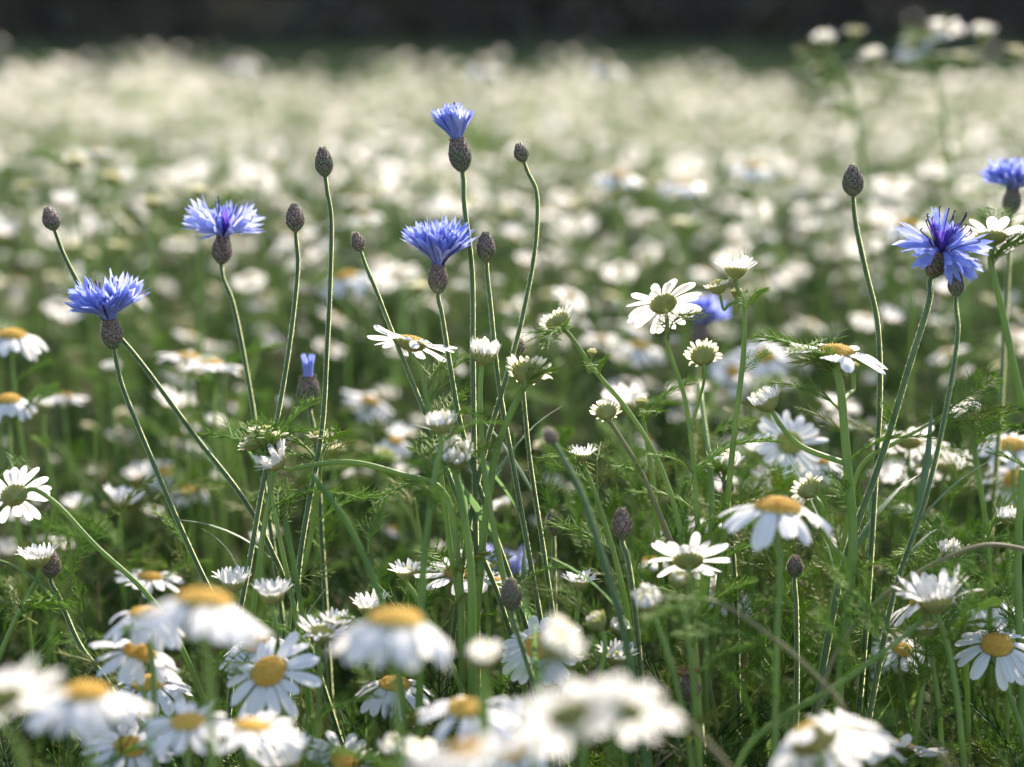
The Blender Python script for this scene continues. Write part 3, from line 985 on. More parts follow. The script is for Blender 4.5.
daisy(688, 558, .745, (.02, .62, .62), [(690, 600), (696, 680), (700, 790)], 'open daisy showing its green underside, low and right of the middle', droop=.0, dm='green_disc', size=.93, leaves=5, thick=.0016)
daisy(14, 494, .80, (-.35, .7, .3), [(30, 489), (52, 500), (95, 545), (145, 592), (178, 640)], 'daisy seen from behind at the left edge on a stem that arches over', droop=.12, dm='green_disc', leaves=1, size=.85)
daisy(38, 556, .79, (-.12, .15, 1), [(31, 590), (8, 636), (-15, 700)], 'half-open young daisy with short upright petals at the left edge', style='young', droop=-1.1, size=1.1, leaves=1)
daisy(149, 681, .76, (0, -.10, 1), [(150, 715), (156, 790)], 'spread-winged daisy low at the left, two petals flat and the rest hanging', droop=.62, size=1.08, leaves=3)
daisy(268, 670, .71, (-.22, -.55, .85), [(283, 710), (305, 770)], 'sharp daisy facing up to the left with an orange disc, low left of centre', droop=.42, size=1.1, leaves=2)
daisy(258, 643, .76, (-.1, -.1, 1), [(268, 690), (280, 780)], 'daisy tucked just behind the sharp one that faces up to the left', droop=.6, size=1.0, leaves=1)
daisy(395, 682, .76, (.08, -.05, 1), [(398, 730), (400, 790)], 'sharp daisy half hidden below the big blurred drooping one', droop=.72, size=1.0, leaves=3)
daisy(458, 571, .83, (.05, -.25, .95), [(460, 610), (464, 700)], 'flat daisy behind the thick green stalks, its petals spread wide', droop=.15, dm='brown_disc', leaves=2)
daisy(487, 576, .86, (.10, .1, 1), [(488, 615), (486, 700)], 'flat daisy just right of the wide-spread one behind the stalks', droop=.2, leaves=1)
daisy(539, 645, .76, (-.15, -.55, .85), [(540, 690), (545, 780)], 'daisy with bluish petals spread to the left, partly behind a blurred white bud', droop=.50, size=1.0, leaves=2)
daisy(997, 643, .77, (-.12, -.38, .95), [(1008, 690), (1026, 750)], 'sharp daisy with orange disc and evenly hanging petals near the right edge', droop=.66, size=1.05, leaves=3)
daisy(985, 598, .88, (0, -.12, 1), [(990, 640), (996, 700)], 'blurred daisy just behind the sharp one near the right edge', droop=.6, size=1.1, leaves=1)
daisy(935, 598, .73, (-.15, .35, .95), [(946, 640), (960, 720)], 'half-closed white daisy crossed by an arching dry stem at the right', style='half', size=1.25, leaves=3)
daisy(922, 596, .79, (-.5, .3, .8), [(930, 640), (940, 720)], 'daisy with a few bent petals peeping out behind the half-closed one', droop=.2, leaves=2)
daisy(902, 648, .86, (.1, -.35, .9), [(905, 700), (908, 780)], 'small open daisy in the shade left of the drooping daisy at the right', droop=.25, size=.8, leaves=2)
daisy(884, 656, .89, (-.3, -.2, .9), [(890, 700), (895, 780)], 'smaller of the two shaded daisies below the arching dry stem', droop=.4, size=.75, leaves=1)
daisy(900, 744, .75, (.15, .35, .9), [(900, 775), (902, 830)], 'flat daisy seen from its side at the bottom right', droop=.08, size=1.0, leaves=3)
daisy(204, 597, .55, (.12, .20, 1), [(208, 660), (214, 800)], 'large blurred daisy with a domed orange disc low at the left', droop=.78, size=1.26, leaves=0)
daisy(396, 617, .55, (.04, .16, 1), [(398, 700), (400, 830)], 'largest blurred drooping daisy with an orange disc, left of the middle', droop=.9, size=1.26, leaves=0)
daisy(84, 690, .55, (.0, .10, 1), [(90, 750), (96, 850)], 'blurred daisy with wide orange disc and drooping bluish petals at the lower left', droop=.75, size=1.12, leaves=0)
daisy(-4, 694, .50, (-.35, .55, .7), [(20, 750), (30, 850)], 'big blurred white daisy cut by the lower left edge', droop=.1, size=1.05, leaves=0)
daisy(148, 612, .69, (.12, .08, 1), [(152, 660), (156, 780)], 'soft daisy with hanging petals behind the large blurred one at the left', droop=.85, size=1.0, leaves=1)
daisy(140, 650, .70, (.3, -.05, .9), [(146, 700), (150, 790)], 'soft white daisy without visible disc above the spread-winged one', droop=.6, size=1.0, leaves=0)
daisy(188, 720, .63, (0, -.05, 1), [(188, 760), (190, 850)], 'blurred flat daisy with a single petal standing upright at the bottom left', droop=.35, size=.95, leaves=0)
daisy(252, 724, .60, (.1, .1, 1), [(254, 770), (256, 850)], 'blurred flat white daisy below the sharp one that faces up to the left', droop=.2, size=.9, leaves=0)
daisy(568, 710, .47, (-.25, .78, .55), [(580, 790), (585, 900)], 'very large blurred white daisy at the bottom centre', droop=.12, dm='brown_disc', size=.90, leaves=0)
daisy(624, 706, .48, (.25, .75, .6), [(606, 790), (600, 900)], 'very large blurred white daisy overlapping its twin at the bottom centre', droop=.15, dm='brown_disc', size=.86, leaves=0)
daisy(467, 706, .62, (.05, -.08, 1), [(468, 750), (470, 850)], 'soft drooping daisy at the bottom left of the very large blurred pair', droop=.55, size=1.0, leaves=1)
daisy(510, 745, .62, (.15, -.65, .75), [(512, 790), (514, 850)], 'soft daisy turning its round orange disc to us at the bottom', droop=.2, size=.95, leaves=0)
daisy(465, 748, .45, (-.2, .1, 1), [(470, 800), (470, 900)], 'blurred white daisy at the very bottom, left of the disc turned to us', droop=.15, size=.75, leaves=0)
daisy(812, 734, .60, (-.30, .85, .6), [(818, 780), (822, 860)], 'blurred bluish daisy with long drooping petals at the bottom right', droop=.7, size=1.3, leaves=1)
daisy(856, 730, .66, (.4, .7, .8), [(846, 770), (838, 850)], 'blurred white daisy with flat petals beside the bluish one at the bottom right', droop=.25, size=1.0, leaves=1)
daisy(345, 760, .72, (.3, -.4, .8), [(348, 800), (350, 850)], 'sparse daisy with narrow petals at the bottom edge left of centre', droop=.2, size=.9, leaves=3)
daisy(130, 745, .70, (.2, -.2, .9), [(132, 790), (134, 850)], 'shaded daisy at the bottom edge under the spread-winged one', droop=.3, size=.95, leaves=1)
daisy(283, 762, .68, (-.2, .2, 1), [(284, 800), (284, 850)], 'half-open white daisy at the bottom edge under the sharp left one', style='half', size=1.1, leaves=1)
# blurred, just behind the plane of focus
B2 = 'soft daisies just behind the sharp stems'
for (x, y, D, a, lab, dr, sz) in [
    (790, 442, .92, (.1, -.75, .6), 'blurred daisy facing us with a small greenish disc above the drooping daisy', .05, 1.0),
    (783, 480, .94, (-.2, -.7, .6), 'blurred daisy with a brownish disc directly above the drooping daisy', .2, .95),
    (818, 458, .96, (.1, -.1, 1), 'blurred drooping daisy with a yellow disc left of the leafy stalk', .6, .95),
    (1012, 443, .95, (-.1, -.3, 1), 'blurred daisy with orange disc at the right edge, middle height', .35, 1.05),
    (1015, 478, .97, (-.2, -.5, .9), 'blurred bluish daisy at the right edge below the orange-disced one', .35, 1.0),
    (909, 440, .93, (.1, .5, .7), 'blurred daisy seen from behind between the two long right-hand stems', .1, 1.0),
    (917, 470, .98, (0, .4, .8), 'blurred white daisy low between the two long right-hand stems', .3, 1.0),
    (12, 333, .98, (.1, -.1, 1), 'blurred drooping daisy with an orange disc at the left edge', .6, 1.15),
    (8, 398, .94, (0, -.1, 1), 'blurred daisy hanging like a bell at the left edge', .9, .95),
    (188, 355, 1.08, (.1, .1, 1), 'blurred flat daisy below the pale ragged cornflower', .2, 1.05),
    (212, 362, 1.02, (0, .2, 1), 'blurred flat daisy overlapping another under the pale ragged cornflower', .35, .9),
    (345, 275, 1.28, (-.2, -.1, 1), 'blurred daisy with yellow disc right of the leaning bud in the left half', .6, 1.3),
    (619, 174, 1.45, (.1, -.1, 1), 'soft daisy with yellow disc in the bright field right of the bowed stem', .5, 1.2),
    (683, 182, 1.45, (0, -.1, 1), 'soft daisy with yellow disc in the bright field, right of another like it', .45, 1.2),
    (752, 165, 1.45, (.1, -.1, 1), 'soft bluish daisy in the bright field left of the large high bud', .6, 1.2),
    (908, 222, 1.15, (0, -.1, 1), 'soft daisy with wide orange disc just above the ragged right cornflower', .7, 1.05),
    (765, 355, 1.15, (0, -.5, .8), 'soft daisy behind the closed knob-like daisy head right of centre', .4, 1.0),
    (735, 372, 1.25, (.3, -.6, .7), 'soft white daisy in the shade right of the ring-like young head', .2, 1.0),
    (640, 345, 1.3, (.1, -.1, 1), 'soft white daisy below the daisy seen from behind', .5, 1.1),
    (165, 470, 1.2, (.2, -.4, .8), 'soft bluish daisy in the dark gap left of the leaning stems', .4, .9),
    (190, 490, 1.1, (0, -.1, 1), 'soft bluish daisy lowest in the dark gap left of the leaning stems', .7, .8),
    (97, 150, 1.35, (0, .1, 1), 'soft white daisy standing high in the field at the upper left', .3, .8),
    (150, 575, .92, (.1, 0, 1), 'soft flat daisy in the shade under the arching stem at the left', .2, .95),
    (65, 395, 1.15, (0, .2, 1), 'soft greyish daisy under the leftmost cornflower', .4, .8),
    (370, 400, 1.2, (.3, -.2, .8), 'soft daisy below the flat one under the middle cornflower', .4, 1.0),
    (395, 440, 1.1, (.1, -.2, .8), 'soft narrow daisy low behind the slanting stems', .9, .7),
    (715, 520, .95, (.1, .2, .9), 'soft white daisy behind the one showing its green underside', .3, .8),
    (725, 590, .90, (.2, -.3, .9), 'soft daisy in the shade right of the one showing its green underside', .4, .9),
    (650, 560, 1.0, (0, .2, .9), 'soft white daisy behind the stout purple-brown bud', .5, .8)]:
    daisy(x, y, D, a, [(x + 3, y + 60)], lab, droop=dr, size=sz, leaves=3, group=B2, dm='green_disc' if 'greenish' in lab else 'yellow_disc')

# young heads and buds of the daisies
Y = 'young daisies with short petals'
def young(px, py, D, ax, way, label, style='young', **k):
    k.setdefault('leaves', 2)
    daisy(px, py, D, ax, way, label, style=style, group=Y, **k)
young(557, 320, .80, (-.42, .55, .6), [(568, 333), (596, 372), (626, 408), (655, 455), (678, 520), (690, 620)], 'young daisy on a slanting stem left of the daisy seen from behind', 'ring', size=1.0,
      droop=-.4, thick=.001, leaves=3, extra=[(592, 352, .0, (.1, 0, 1), 'bud', None, .55, .22)])
young(736, 267, .80, (.05, .15, .9), [(743, 300), (744, 345), (739, 395), (733, 446)], 'upright young daisy with two smaller heads beside it, right of the blurred cornflower', 'young', droop=-1.0, size=1.05,
      extra=[(718, 287, 0, (-.25, .1, .9), 'ring', None, .8, .28), (737, 292, .005, (.1, .1, 1), 'bud', None, .7, .28)], leaves=3, lz=.4)
young(606, 411, .80, (-.05, .75, .5), [(612, 425), (640, 470), (662, 520), (690, 600)], 'tiny round young daisy showing a green back and pale rim, in the centre right', 'ring', size=.85, stem='dry_stem', leaves=1)
young(528, 370, .79, (.12, .6, .65), [(521, 392), (500, 440), (488, 500), (478, 600)], 'plump green-backed young daisy with stubby petals near the crowded stems', 'ring', size=1.3, thick=.0013, leaves=1)
young(484, 352, .78, (.15, .05, 1), [(480, 400), (484, 470), (500, 560), (520, 660)], 'round white closed daisy head beside the straight tall stems', 'knob', size=1.15, leaves=1)
young(455, 455, .75, (0, -.35, .9), [(459, 490), (470, 560), (472, 660)], 'cream round closed daisy head on a thick green stalk', 'knob', size=1.2, thick=.0014, leaves=4)
young(440, 423, .73, (-.1, .1, 1), [(436, 470), (424, 560), (420, 660)], 'blurred small closed daisy head above the cream one', 'knob', size=.95, thick=.0013, leaves=3)
young(583, 453, .80, (0, .1, 1), [(588, 475), (604, 520), (625, 600)], 'little upright young daisy above a tuft of feathery leaf', 'young', size=.78, leaves=5, lz=.36)
young(276, 461, .79, (-.6, -.1, .75), [(300, 467), (350, 462), (400, 474), (442, 490), (458, 560), (462, 660)], 'half-open daisy on a long stem arching in from the right', 'half', size=.82, droop=-.6, thick=.0013, leaves=1)
young(268, 434, .80, (.12, .3, .9), [(272, 470), (262, 540), (250, 640)], 'broad green-wrapped young daisy with a white crown left of the blue-tipped bud', 'ring', size=1.15, leaves=5, lz=.37)
young(252, 441, .80, (-.6, .3, .6), [(265, 458), (276, 520), (300, 640)], 'green-wrapped young daisy turned to the left beside a broader one', 'ring', size=.9, leaves=3, lz=.36)
young(320, 436, .81, (0, .1, 1), [(320, 470), (310, 540), (290, 620)], 'green bud wrapped in feathery leaf under the blue-tipped cornflower bud', 'ring', size=.8, leaves=5, lz=.37)
young(405, 570, .78, (-.1, .1, 1), [(412, 590), (432, 626), (450, 660)], 'small cream young daisy left of the wide-spread daisy', 'young', size=.85, droop=-1.0)
young(233, 580, .78, (0, .05, 1), [(234, 620), (238, 700)], 'crown of upright white petals above the large blurred daisy at the left', 'young', size=1.05, droop=-1.25)
young(272, 592, .75, (0, .15, 1), [(275, 620), (280, 700)], 'young daisy with short white petals in a crown, right of the large blurred left one', 'young', size=1.1, droop=-1.15)
young(580, 580, .79, (0, .2, 1), [(577, 610), (574, 700)], 'small young daisy with splayed short petals right of the crowded stems', 'young', size=.95, droop=-.85)
young(322, 630, .74, (.2, .0, 1), [(320, 670), (318, 750)], 'white ruffled young daisy left of the largest blurred one', 'young', size=1.2, droop=-.6, extra=[(336, 622, .01, (.2, .1, 1), 'young', -.8, .8, .2)])
young(370, 605, .77, (-.1, .2, 1), [(372, 650), (376, 740)], 'white petal crown peeping out above the largest blurred daisy', 'young', size=1.1, droop=-1.2)
young(558, 643, .56, (.55, -.1, .75), [(540, 700), (530, 800)], 'blurred half-closed white daisy over the bluish petals in the lower middle', 'knob', size=1.25, leaves=0)
young(594, 618, .73, (-.5, .1, .8), [(605, 650), (590, 720)], 'pointed pale green bud above the very large blurred daisies', 'bud', size=1.2, leaves=1)
young(617, 655, .76, (.1, .1, 1), [(620, 690), (625, 760)], 'short-petalled young daisy right above the very large blurred pair', 'young', size=1.05, droop=-1.0)
young(620, 627, .80, (.1, .0, 1), [(622, 660), (628, 740)], 'small white closed head above the short-petalled young daisy', 'knob', size=.8)
young(648, 600, .70, (-.3, -.2, .9), [(660, 630), (680, 700)], 'round cream closed head left under the daisy with a green underside', 'knob', size=1.0, leaves=1)
young(679, 577, .71, (0, -.3, 1), [(684, 610), (695, 700)], 'small yellow-green ball-shaped bud in front of the daisy underside', 'bud', size=1.0, leaves=1)
young(483, 656, .56, (0, 0, 1), [(484, 710), (486, 800)], 'blurred cream bud on a thick green stalk in the lower middle', 'knob', size=.9, thick=.0019, leaves=1)
young(727, 462, .84, (.2, -.1, 1), [(728, 500), (730, 580)], 'soft white closed head left of the daisy that faces us', 'knob', size=1.1)
young(968, 413, .86, (-.3, .3, .8), [(975, 450), (985, 520), (990, 600)], 'soft round daisy head turned away, right of the two long right-hand stems', 'knob', size=1.25, leaves=5)
young(950, 550, .80, (-.1, .1, 1), [(956, 580), (965, 650)], 'small closed daisy head above the arching dry stem at the right', 'knob', size=.9, leaves=6)
young(1008, 516, .82, (0, .1, 1), [(1008, 550), (1010, 640)], 'cream closed head at the right edge above the arching stem', 'knob', size=.85, leaves=4)
young(903, 512, .92, (-.1, .1, 1), [(903, 550), (900, 640)], 'soft cream button head low between the two long right-hand stems', 'knob', size=.8, leaves=3)
young(926, 628, .78, (-.1, .3, 1), [(925, 670), (915, 740)], 'green-backed young head below the half-closed daisy at the right', 'ring', size=1.0, leaves=6)
young(393, 748, .66, (-.1, 0, 1), [(394, 790), (395, 850)], 'blurred closed head at the bottom edge, left of its neighbour', 'knob', size=.9, leaves=1)
young(420, 755, .64, (.1, 0, 1), [(420, 800), (420, 850)], 'blurred closed head at the bottom edge, right of its neighbour', 'knob', size=1.05, leaves=1)
young(868, 758, .70, (0, .1, 1), [(868, 800), (868, 850)], 'greenish young head between the two daisies at the bottom right', 'knob', size=1.1, leaves=4)
young(642, 400, .84, (0, .2, 1), [(645, 430), (655, 500)], 'pale little bud on the feathery side shoot in the centre right', 'bud', size=.8, leaves=2, lz=.38)
young(262, 540, .95, (0, .1, 1), [(264, 600)], 'soft round pale head in the dark gap below the arching stem', 'knob', size=1.0)
young(112, 368, 1.15, (0, .1, 1), [(114, 420)], 'soft pale round head right of the leftmost cornflower stem', 'knob', size=1.0)
gr = random.Random(31)
for q in range(17):
    x, y = 60 + 55 * q + gr.uniform(-16, 16), gr.uniform(385, 560)
    young(x, y, gr.uniform(.93, 1.15), (gr.gauss(.1, .25), .4 + gr.gauss(0, .2), 1), [(x + gr.gauss(0, 8), y + 60)], 'small soft white flower head glimpsed in the gaps between the sharp stems',
          gr.choice(['young', 'knob', 'ring', 'half', 'half']), size=gr.uniform(.85, 1.15), leaves=4)
# tall group against the dark wood, upper right
daisy(926, 34, 1.5, (-.1, -.2, .9), [(936, 80), (950, 160), (960, 240)], 'tall blurred daisy plant rising against the dark wood with open white flowers and buds', droop=.2, size=1.0, thick=.0016, leaves=12,
      extra=[(913, 47, 0, (-.4, -.3, .8), 'open', .3, .85, .12), (948, 26, .01, (.3, .2, .9), 'open', .1, .8, .1), (982, 34, .02, (0, 0, 1), 'knob', None, 1.5, .2), (967, 58, 0, (.1, 0, 1), 'ring', None, 1.3, .2), (873, 58, -.03, (-.2, 0, 1), 'knob', None, 1.4, .3), (1018, 53, 0, (.3, 0, 1), 'ring', None, 1.3, .25)],
      group='tall daisies standing out against the wood', lz=.38)
daisy(824, 40, 1.5, (-.1, .1, 1), [(836, 62), (850, 95), (862, 160)], 'tall blurred plant with round pale buds only, left of the tallest white one', style='knob', size=1.5, leaves=8, thick=.0015,
      extra=[(855, 32, .0, (0, 0, 1), 'ring', None, 1.1, .12), (820, 68, 0, (-.3, 0, 1), 'ring', None, 1.1, .25)], group='tall daisies standing out against the wood', lz=.38)
for (x, y, D, st, lab) in [(484, 66, 2.2, 'open', 'tall blurred white daisy breaking the far edge of the field behind the tallest cornflower'), (608, 66, 2.1, 'open', 'blurred white daisy breaking the far edge right of the bowed stem'),
                           (240, 62, 2.6, 'open', 'blurred white daisy breaking the far edge in the left half'), (648, 74, 2.3, 'ring', 'blurred pale bud at the far edge, just right of a white daisy')]:
    daisy(x, y, D, (.1, -.2, 1), [(x + 4, y + 60)], lab, style=st, droop=.5, size=1.2, leaves=3, group='tall daisies standing out against the wood')
k = 0
for (x, y) in [(76, 160), (113, 176), (25, 186), (151, 201), (118, 245), (72, 245), (420, 386 - 100), (682, 222), (575, 205), (200, 190)]:
    D = 1.25 + .12 * (k % 3); k += 1
    daisy(x, y, D, (.1 * (k % 3 - 1), .1, 1), [(x + 5 * (k % 2), y + 70)], 'out-of-focus round pale bud glowing in the bright part of the field', style='ring', size=1.15, leaves=2, group='glowing round buds in the blurred field')

# dry and green arching stems that cross the picture low down
def stray(pts, D, r0, r1, m, label, leaves=0, cat='stem', name='bare_stem'):
    r = random.Random(int(pts[0][0] + pts[0][1]))
    P = [at(p[0], p[1], D + (p[2] if len(p) > 2 else 0)) for p in pts]
    b = P[-1]
    if b[2] > .02: P += [b + np.array([.02 * np.sign(P[-1][0] - P[-2][0]), .01, -b[2] * .5]), np.array([b[0] + .03 * np.sign(P[-1][0] - P[-2][0]), b[1] + .01, -.004])]
    loc = np.array([P[-1][0], P[-1][1], 0.]); e = root(name, loc, label, cat, 'bare stems crossing the low part of the field')
    g = G(); Q = build_stem(g, [p - loc for p in P], r0, r1, m, r, sides=8); g.obj('stem', e)
    add_leaves(e, loc, [q + loc for q in Q], r, 'feather', leaves, .2, .05, .6)
stray([(1040, 552), (985, 545), (930, 566), (872, 606), (835, 655), (815, 720)], .74, .0009, .0012, 'dry_stem', 'dry brown stem arching from the right edge over the low daisies', 2)
stray([(925, 618, .03), (880, 655), (830, 690), (775, 722), (740, 760)], .70, .0011, .0016, 'daisy_stem', 'thick pale green stem slanting down to the left at the bottom right', 5)
stray([(660, 598), (715, 602), (762, 630), (812, 672), (850, 720)], .66, .0008, .001, 'dry_stem', 'brown stem bowing right from under the daisy with a green underside', 2)
stray([(655, 690), (700, 735), (740, 790)], .60, .0010, .0012, 'dry_stem', 'straight brown stem beside the withered bud', 0)
stray([(940, 418, .03), (900, 440), (862, 465), (848, 520)], .80, .0010, .0012, 'daisy_stem', 'pale green side stem reaching right from the leafy stalk', 3)
stray([(312, 474), (345, 520), (372, 575), (392, 640)], .72, .0013, .0015, 'grass_blade', 'smooth green stem falling to the right under the arching stem', 0)
stray([(285, 520), (300, 600), (306, 660), (312, 750)], .78, .0011, .0014, 'grass_blade', 'smooth green stalk between the young daisies low at the left', 0)
stray([(700, 385, .05), (712, 500), (706, 600), (704, 700)], .82, .0013, .0018, 'daisy_stem', 'thick upright green stalk beside the daisy with a green underside', 4)
stray([(1022, 470), (1018, 560), (1022, 700)], .78, .0016, .002, 'daisy_stem', 'thick upright green stalk at the right edge', 5)

# ------------------------------------------------------------------ filler: whole daisy plants that share a few sets of meshes
def proto_plant(seed, lod):
    r = random.Random(seed); parts = []
    Hp = .40 + .05 * r.random()
    g = G(); lv = G(); heads = []
    top = np.array([r.gauss(0, .015), r.gauss(0, .015), Hp])
    main = spline([top, top * np.array([.9, .9, .75]), np.array([r.gauss(0, .008), r.gauss(0, .008), Hp * .4]), np.array([0, 0, -.005])], 5)
    tube(g, main, np.linspace(.0008, .0017, len(main)), 6, MI['daisy_stem'])
    hs = [(top, unit([.12 + r.gauss(0, .25), .5 + r.gauss(0, .3), 1]))]
    for b in range(r.choice([5, 6, 7])):
        j = main[int(len(main) * (.2 + .4 * r.random()))]
        az = b * 2.1 + r.random(); rr = .03 + .05 * r.random()
        h = np.array([j[0] + rr * math.cos(az), j[1] + rr * math.sin(az), min(Hp + .03, max(j[2] + .03, Hp - .09 * r.random()))])
        ax_ = unit([.12 + math.cos(az) * .3 + r.gauss(0, .2), .52 + math.sin(az) * .3 + r.gauss(0, .25), 1])
        tube(g, spline([h, h - ax_ * .02, (h + j) / 2 + np.array([math.cos(az), math.sin(az), 0]) * .008, j], 3), np.linspace(.0007, .0011, 10), 5, MI['daisy_stem'])
        hs.append((h, ax_))
    for h, a in hs:
        st = r.choice(['open'] * 4 + ['young', 'ring', 'ring', 'half', 'knob', 'knob'])
        c, p, d = daisy_head(r, st, .72 + .26 * r.random(), r.choice([.1, .3, .5, .7]), lod=1)
        heads.append((frame(h, a, r.random() * 6), c, p, d))
    for _ in range(12):
        i = r.randrange(int(len(main) * .12), len(main) - 2); az = r.random() * 2 * PI
        out = np.array([math.cos(az), math.sin(az), 0])
        lf = feather_leaf(r, .05, m=r.choice(['shade_painted_leaf', 'shade_painted_leaf', 'feather_leaf']), pairs=7, w=.0004, fork=1)
        lv.join(lf, leaf_frame(main[i], unit(out * .8 + np.array([0, 0, .6])), out, .8 + .5 * r.random()))
    if lod == 0:
        hh = [(M, c.mesh('flower_head'), p.mesh('petals'), d.mesh('disc')) for M, c, p, d in heads]
    else:
        hh = [(M, G().join(c).join(p).join(d).mesh('flower_head')) for M, c, p, d in heads]
    return g.mesh('stem'), lv.mesh('leaves'), hh, (g, lv, heads)


NEAR = [proto_plant(100 + i, 0) for i in range(7)]
FARP = [proto_plant(200 + i, 1) for i in range(6)]


def put(proto, x, y, z, rz, sc, label, group):
    e = root('daisy_plant', (x, y, z), label, 'daisy', group)
    e.rotation_euler = (0, 0, rz); e.scale = (sc, sc, sc)
    link(bpy.data.objects.new('stem', proto[0]), e); link(bpy.data.objects.new('leaves', proto[1]), e)
    for hd in proto[2]:
        o = link(bpy.data.objects.new('flower_head', hd[1]), e); o.matrix_local = Matrix(hd[0].tolist())
        if len(hd) > 2:
            link(bpy.data.objects.new('petals', hd[2]), o); link(bpy.data.objects.new('disc', hd[3]), o)


fr = random.Random(77)
spots = []
tries = 0
def widthat(y): return .30 * y + .10
YN, YF = 1.02, 2.95
while len(spots) < 205 and tries < 60000:
    tries += 1
    y = YN + (YF - YN) * fr.random() ** .68
    x = fr.uniform(-1, 1) * widthat(y)
    if y < 1.4 and fr.random() < .45: continue
    if any((x - a) ** 2 + (y - b) ** 2 < (.068 + .012 * y) ** 2 for a, b in spots): continue
    spots.append((x, y))
print('filler plants', len(spots))
for x, y in spots:
    near = y < 1.7
    pr = fr.choice(NEAR if near else FARP)
    # plants close behind the sharp stems stay low, as the photograph shows a dark gap there
    hmax = .76 + .24 * min(1, (y - 1.0) / .55)
    sc = hmax * (.84 + .30 * fr.random() ** 1.4)
    put(pr, x, y, 0, fr.uniform(-.9, .9), sc,
        'leafy daisy plant with several white flowers in the soft field just behind the cornflowers' if near else 'out-of-focus white daisy plant farther back in the bright field',
        'daisy plants filling the field behind the cornflowers')


# ------------------------------------------------------------------ the rest of the field as one mass
def field_mass():
    rg = np.random.default_rng(21)
    g = G()
    # middle distance: whole plant meshes
    protos = []
    for p in FARP:
        q = G().join(p[3][0]).join(p[3][1])
        for M, c, pe, d in p[3][2]: q.join(c, M).join(pe, M).join(d, M)
        protos.append(q)
    # simple far plant
    far = []
    for s_ in range(6):
        r = random.Random(300 + s_); q = G()
        for b in range(12):
            az = b * 2.4; rr = .095 * math.sqrt((b + .5) / 12); zt = .31 + .14 * r.random() ** 1.3
            h = np.array([rr * math.cos(az), rr * math.sin(az), zt])
            tube(q, [h, np.array([h[0] * .5, h[1] * .5, 0])], [.0012, .0018], 3, MI['daisy_stem'], close=False)
            dr = .1 + .6 * r.random(); a = unit([.1 + r.gauss(0, .3), .35 + r.gauss(0, .3), 1])
            pe = petals(r, .0055, .0150 * (.7 + .4 * r.random()), .0054, 13, .1 - dr * .5, -dr * 1.3, seg=2, cols=2, z0=0)
            di = G(); lathe(di, [(.0068, 0), (.0055, .003), (.0004, .0045)], 7, MI['yellow_disc'])
            M = frame(h, a); q.join(pe, M).join(di, M)
        for b in range(32):
            az = r.random() * 6.28; z = .10 + .31 * r.random() ** .7; rr = .07 * r.random()
            p = np.array([rr * math.cos(az), rr * math.sin(az), z]); d = unit([r.gauss(0, .8), r.gauss(0, .8), .7]); x, y_, _ = basis(d)
            l = .05; w = .0022
            q.add([p - x * w, p + x * w, p + d * l + y_ * .006], None, [(0, 1, 2)], MI['feather_leaf' if b % 3 else 'shade_painted_leaf'])
        far.append(q)
    def scat(tmpls, y0, y1, dens, s0, s1, edge=None):
        area_n = int(dens * 1.35 * (widthat(y0) + widthat(y1)) * (y1 - y0))
        y = np.sqrt(rg.random(area_n) * (y1 ** 2 - y0 ** 2) + y0 ** 2)
        x = rg.uniform(-1, 1, area_n) * widthat(y) * 1.3
        if edge is not None:
            keep = y < edge(x / y); x, y = x[keep], y[keep]
        z = ground_z(y)
        which = rg.integers(0, len(tmpls), len(x))
        for i, t in enumerate(tmpls):
            k = which == i
            P = np.stack([x[k], y[k], z[k]], -1)
            az = rg.uniform(-.9, .9, k.sum()); Rm = np.zeros((k.sum(), 3, 3)); Rm[:, 0, 0] = np.cos(az); Rm[:, 1, 1] = np.cos(az); Rm[:, 0, 1] = -np.sin(az); Rm[:, 1, 0] = np.sin(az); Rm[:, 2, 2] = 1
            patch = .95 + .15 * np.sin(P[:, 0] * 2.1 + P[:, 1] * .9) * np.sin(P[:, 1] * 1.7)
            g.scatter(t, mats_at(P, Rm, patch * (s0 + (s1 - s0) * rg.random(k.sum()) ** 2.2)))
    scat(protos, 2.95, 4.6, 22, .88, 1.22)
    edge = lambda u: 9.5 - 6 * np.clip(u, -.4, .4) + 1.2 * np.sin(u * 25) + .7 * np.sin(u * 61)
    scat(far, 4.5, 13, 21, .88, 1.34, edge)
    o = g.obj('daisy_field')
    print('field verts', len(o.data.vertices))
    tag(o, 'unbroken mass of white daisies filling the far field up to the wood', 'daisy field', kind='stuff')


field_mass()


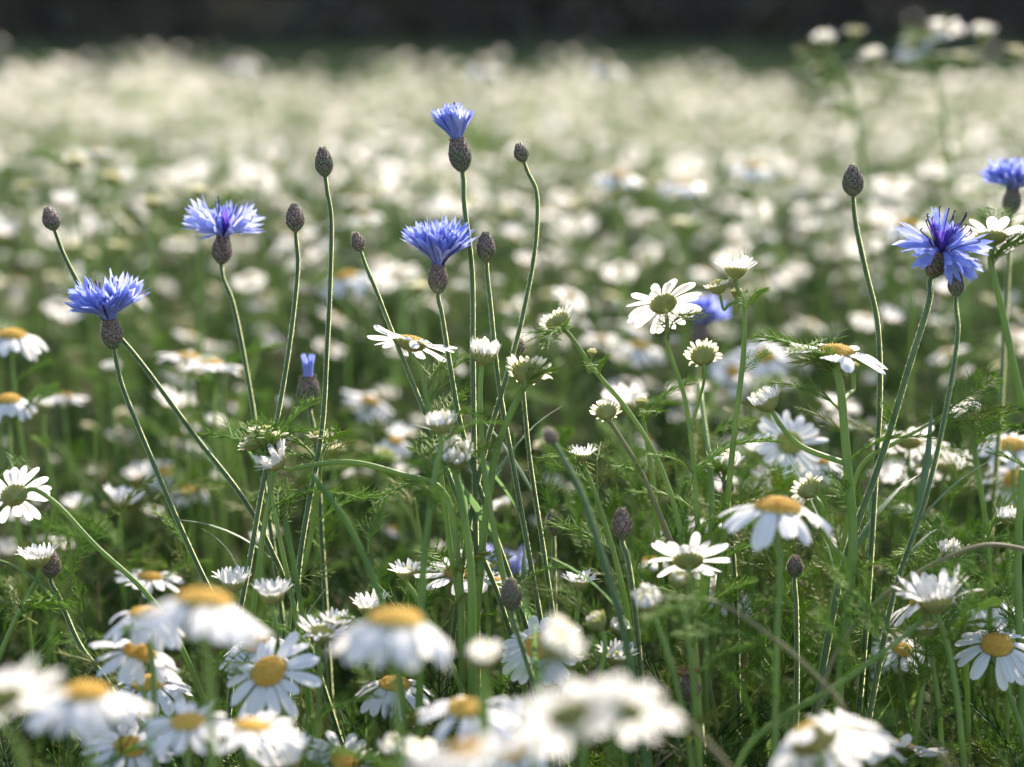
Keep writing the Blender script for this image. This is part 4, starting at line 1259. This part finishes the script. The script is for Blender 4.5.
# ------------------------------------------------------------------ feathery greenery under and between the plants
def greenery():
    rg = np.random.default_rng(5); r = random.Random(9)
    g = G()
    tm = [feather_leaf(r, .05, m='feather_leaf' if q == 0 else 'shade_painted_leaf', pairs=7, w=.00038, fork=1) for q in range(5)] + [feather_leaf(r, .045, m='yellow_leaf', pairs=6, w=.00036, fork=1)] + [feather_leaf(r, .05, m='dry_stem', pairs=4, w=.0004, fork=1)]
    def zone(n, y0, y1, zf, tilt, s0, s1, tmpls, zlow=0.0):
        y = np.sqrt(rg.random(n) * (y1 ** 2 - y0 ** 2) + y0 ** 2); x = rg.uniform(-1, 1, n) * (widthat(y) + .06)
        cl = np.sin(x * 38 + 3 * np.sin(y * 21)) * np.sin(y * 33 + 2 * np.sin(x * 17))
        zt = zf(y) + .035 * cl
        z = zlow + (zt - zlow) * rg.random(n) ** .8
        P = np.stack([x, y, z], -1); Rm = rand_rot(n, rg, tilt); sc = s0 + (s1 - s0) * rg.random(n)
        w = rg.integers(0, len(tmpls), n)
        for i, t in enumerate(tmpls): g.scatter(t, mats_at(P[w == i], Rm[w == i], sc[w == i]))
    # line of sight along the bottom edge of the picture
    low = lambda y: np.minimum(.33, .60 - y * .455 + .06)
    zone(1500, .62, .90, lambda y: np.minimum(.285, .60 - y * .42), .8, .7, 1.2, tm, .12)
    zone(5600, .86, 1.5, lambda y: .17 + .10 * np.clip((y - .86) / .5, 0, 1), .8, .8, 1.3, tm)
    zone(1500, .88, 1.5, lambda y: .31 + .02 * np.clip((y - .86) / .5, 0, 1), .8, .7, 1.2, tm, .15)
    zone(9000, 1.5, 3.0, lambda y: .33 + 0 * y, .8, 1.0, 1.6, tm)
    # loose feathery tufts between the sharp stems on the right
    fine = [feather_leaf(r, .042, m=m_, pairs=9, w=.00038) for m_ in ('feather_leaf', 'feather_leaf', 'yellow_leaf')]
    for xa, xb, n in ((.06, .27, 330), (-.02, .08, 110), (-.26, -.02, 110)):
        y = rg.uniform(.76, .90, n); x = rg.uniform(xa, xb, n)
        z = .17 + .20 * rg.random(n) ** (1.0 if xa > .05 else 1.6)
        P = np.stack([x, y, z], -1); Rm = rand_rot(n, rg, .6); w = rg.integers(0, 3, n)
        for i, t in enumerate(fine): g.scatter(t, mats_at(P[w == i], Rm[w == i], .55 + .5 * rg.random((w == i).sum())))
    # grass-like stalks
    bl = []
    for k in range(6):
        q = G(); L = .30 + .1 * r.random(); b = r.gauss(0, .06)
        pts = [np.array([b * t * t + .01 * math.sin(3 * t + k), .02 * t * r.random(), L * t]) for t in np.linspace(0, 1, 7)]
        tube(q, pts, np.linspace(.0013, .0006, 7), 4, MI[('shade_painted_stalk', 'daisy_stem', 'dry_stem')[k % 3]], close=False)
        bl.append(q)
    bw = []
    for k in range(4):
        bw.append(lance_leaf(r, .16 + .10 * r.random(), .0035 + .0015 * r.random(), 'grass_blade' if k % 2 else 'corn_leaf', .35, False))
    def stalks(n, y0, y1, tm_, s0, s1, tilt, zb=0.0):
        y = np.sqrt(rg.random(n) * (y1 ** 2 - y0 ** 2) + y0 ** 2); x = rg.uniform(-1, 1, n) * (widthat(y) + .06)
        P = np.stack([x, y, np.full(n, zb) + .08 * rg.random(n) * (zb > 0)], -1); Rm = rand_rot(n, rg, tilt); sc = s0 + (s1 - s0) * rg.random(n); w = rg.integers(0, len(tm_), n)
        for i, t in enumerate(tm_): g.scatter(t, mats_at(P[w == i], Rm[w == i], sc[w == i]))
    stalks(260, .80, 1.2, bl, .75, 1.05, .16); stalks(900, 1.2, 3.0, bl, .9, 1.2, .2)
    stalks(260, .72, 1.2, bw, .7, 1.0, .3, .06); stalks(900, 1.2, 3.0, bw, .8, 1.3, .4, .08)
    o = g.obj('greenery'); print('greenery verts', len(o.data.vertices))
    tag(o, 'tangle of feathery green leaves and thin stalks under the flowers', 'greenery', kind='stuff')


greenery()
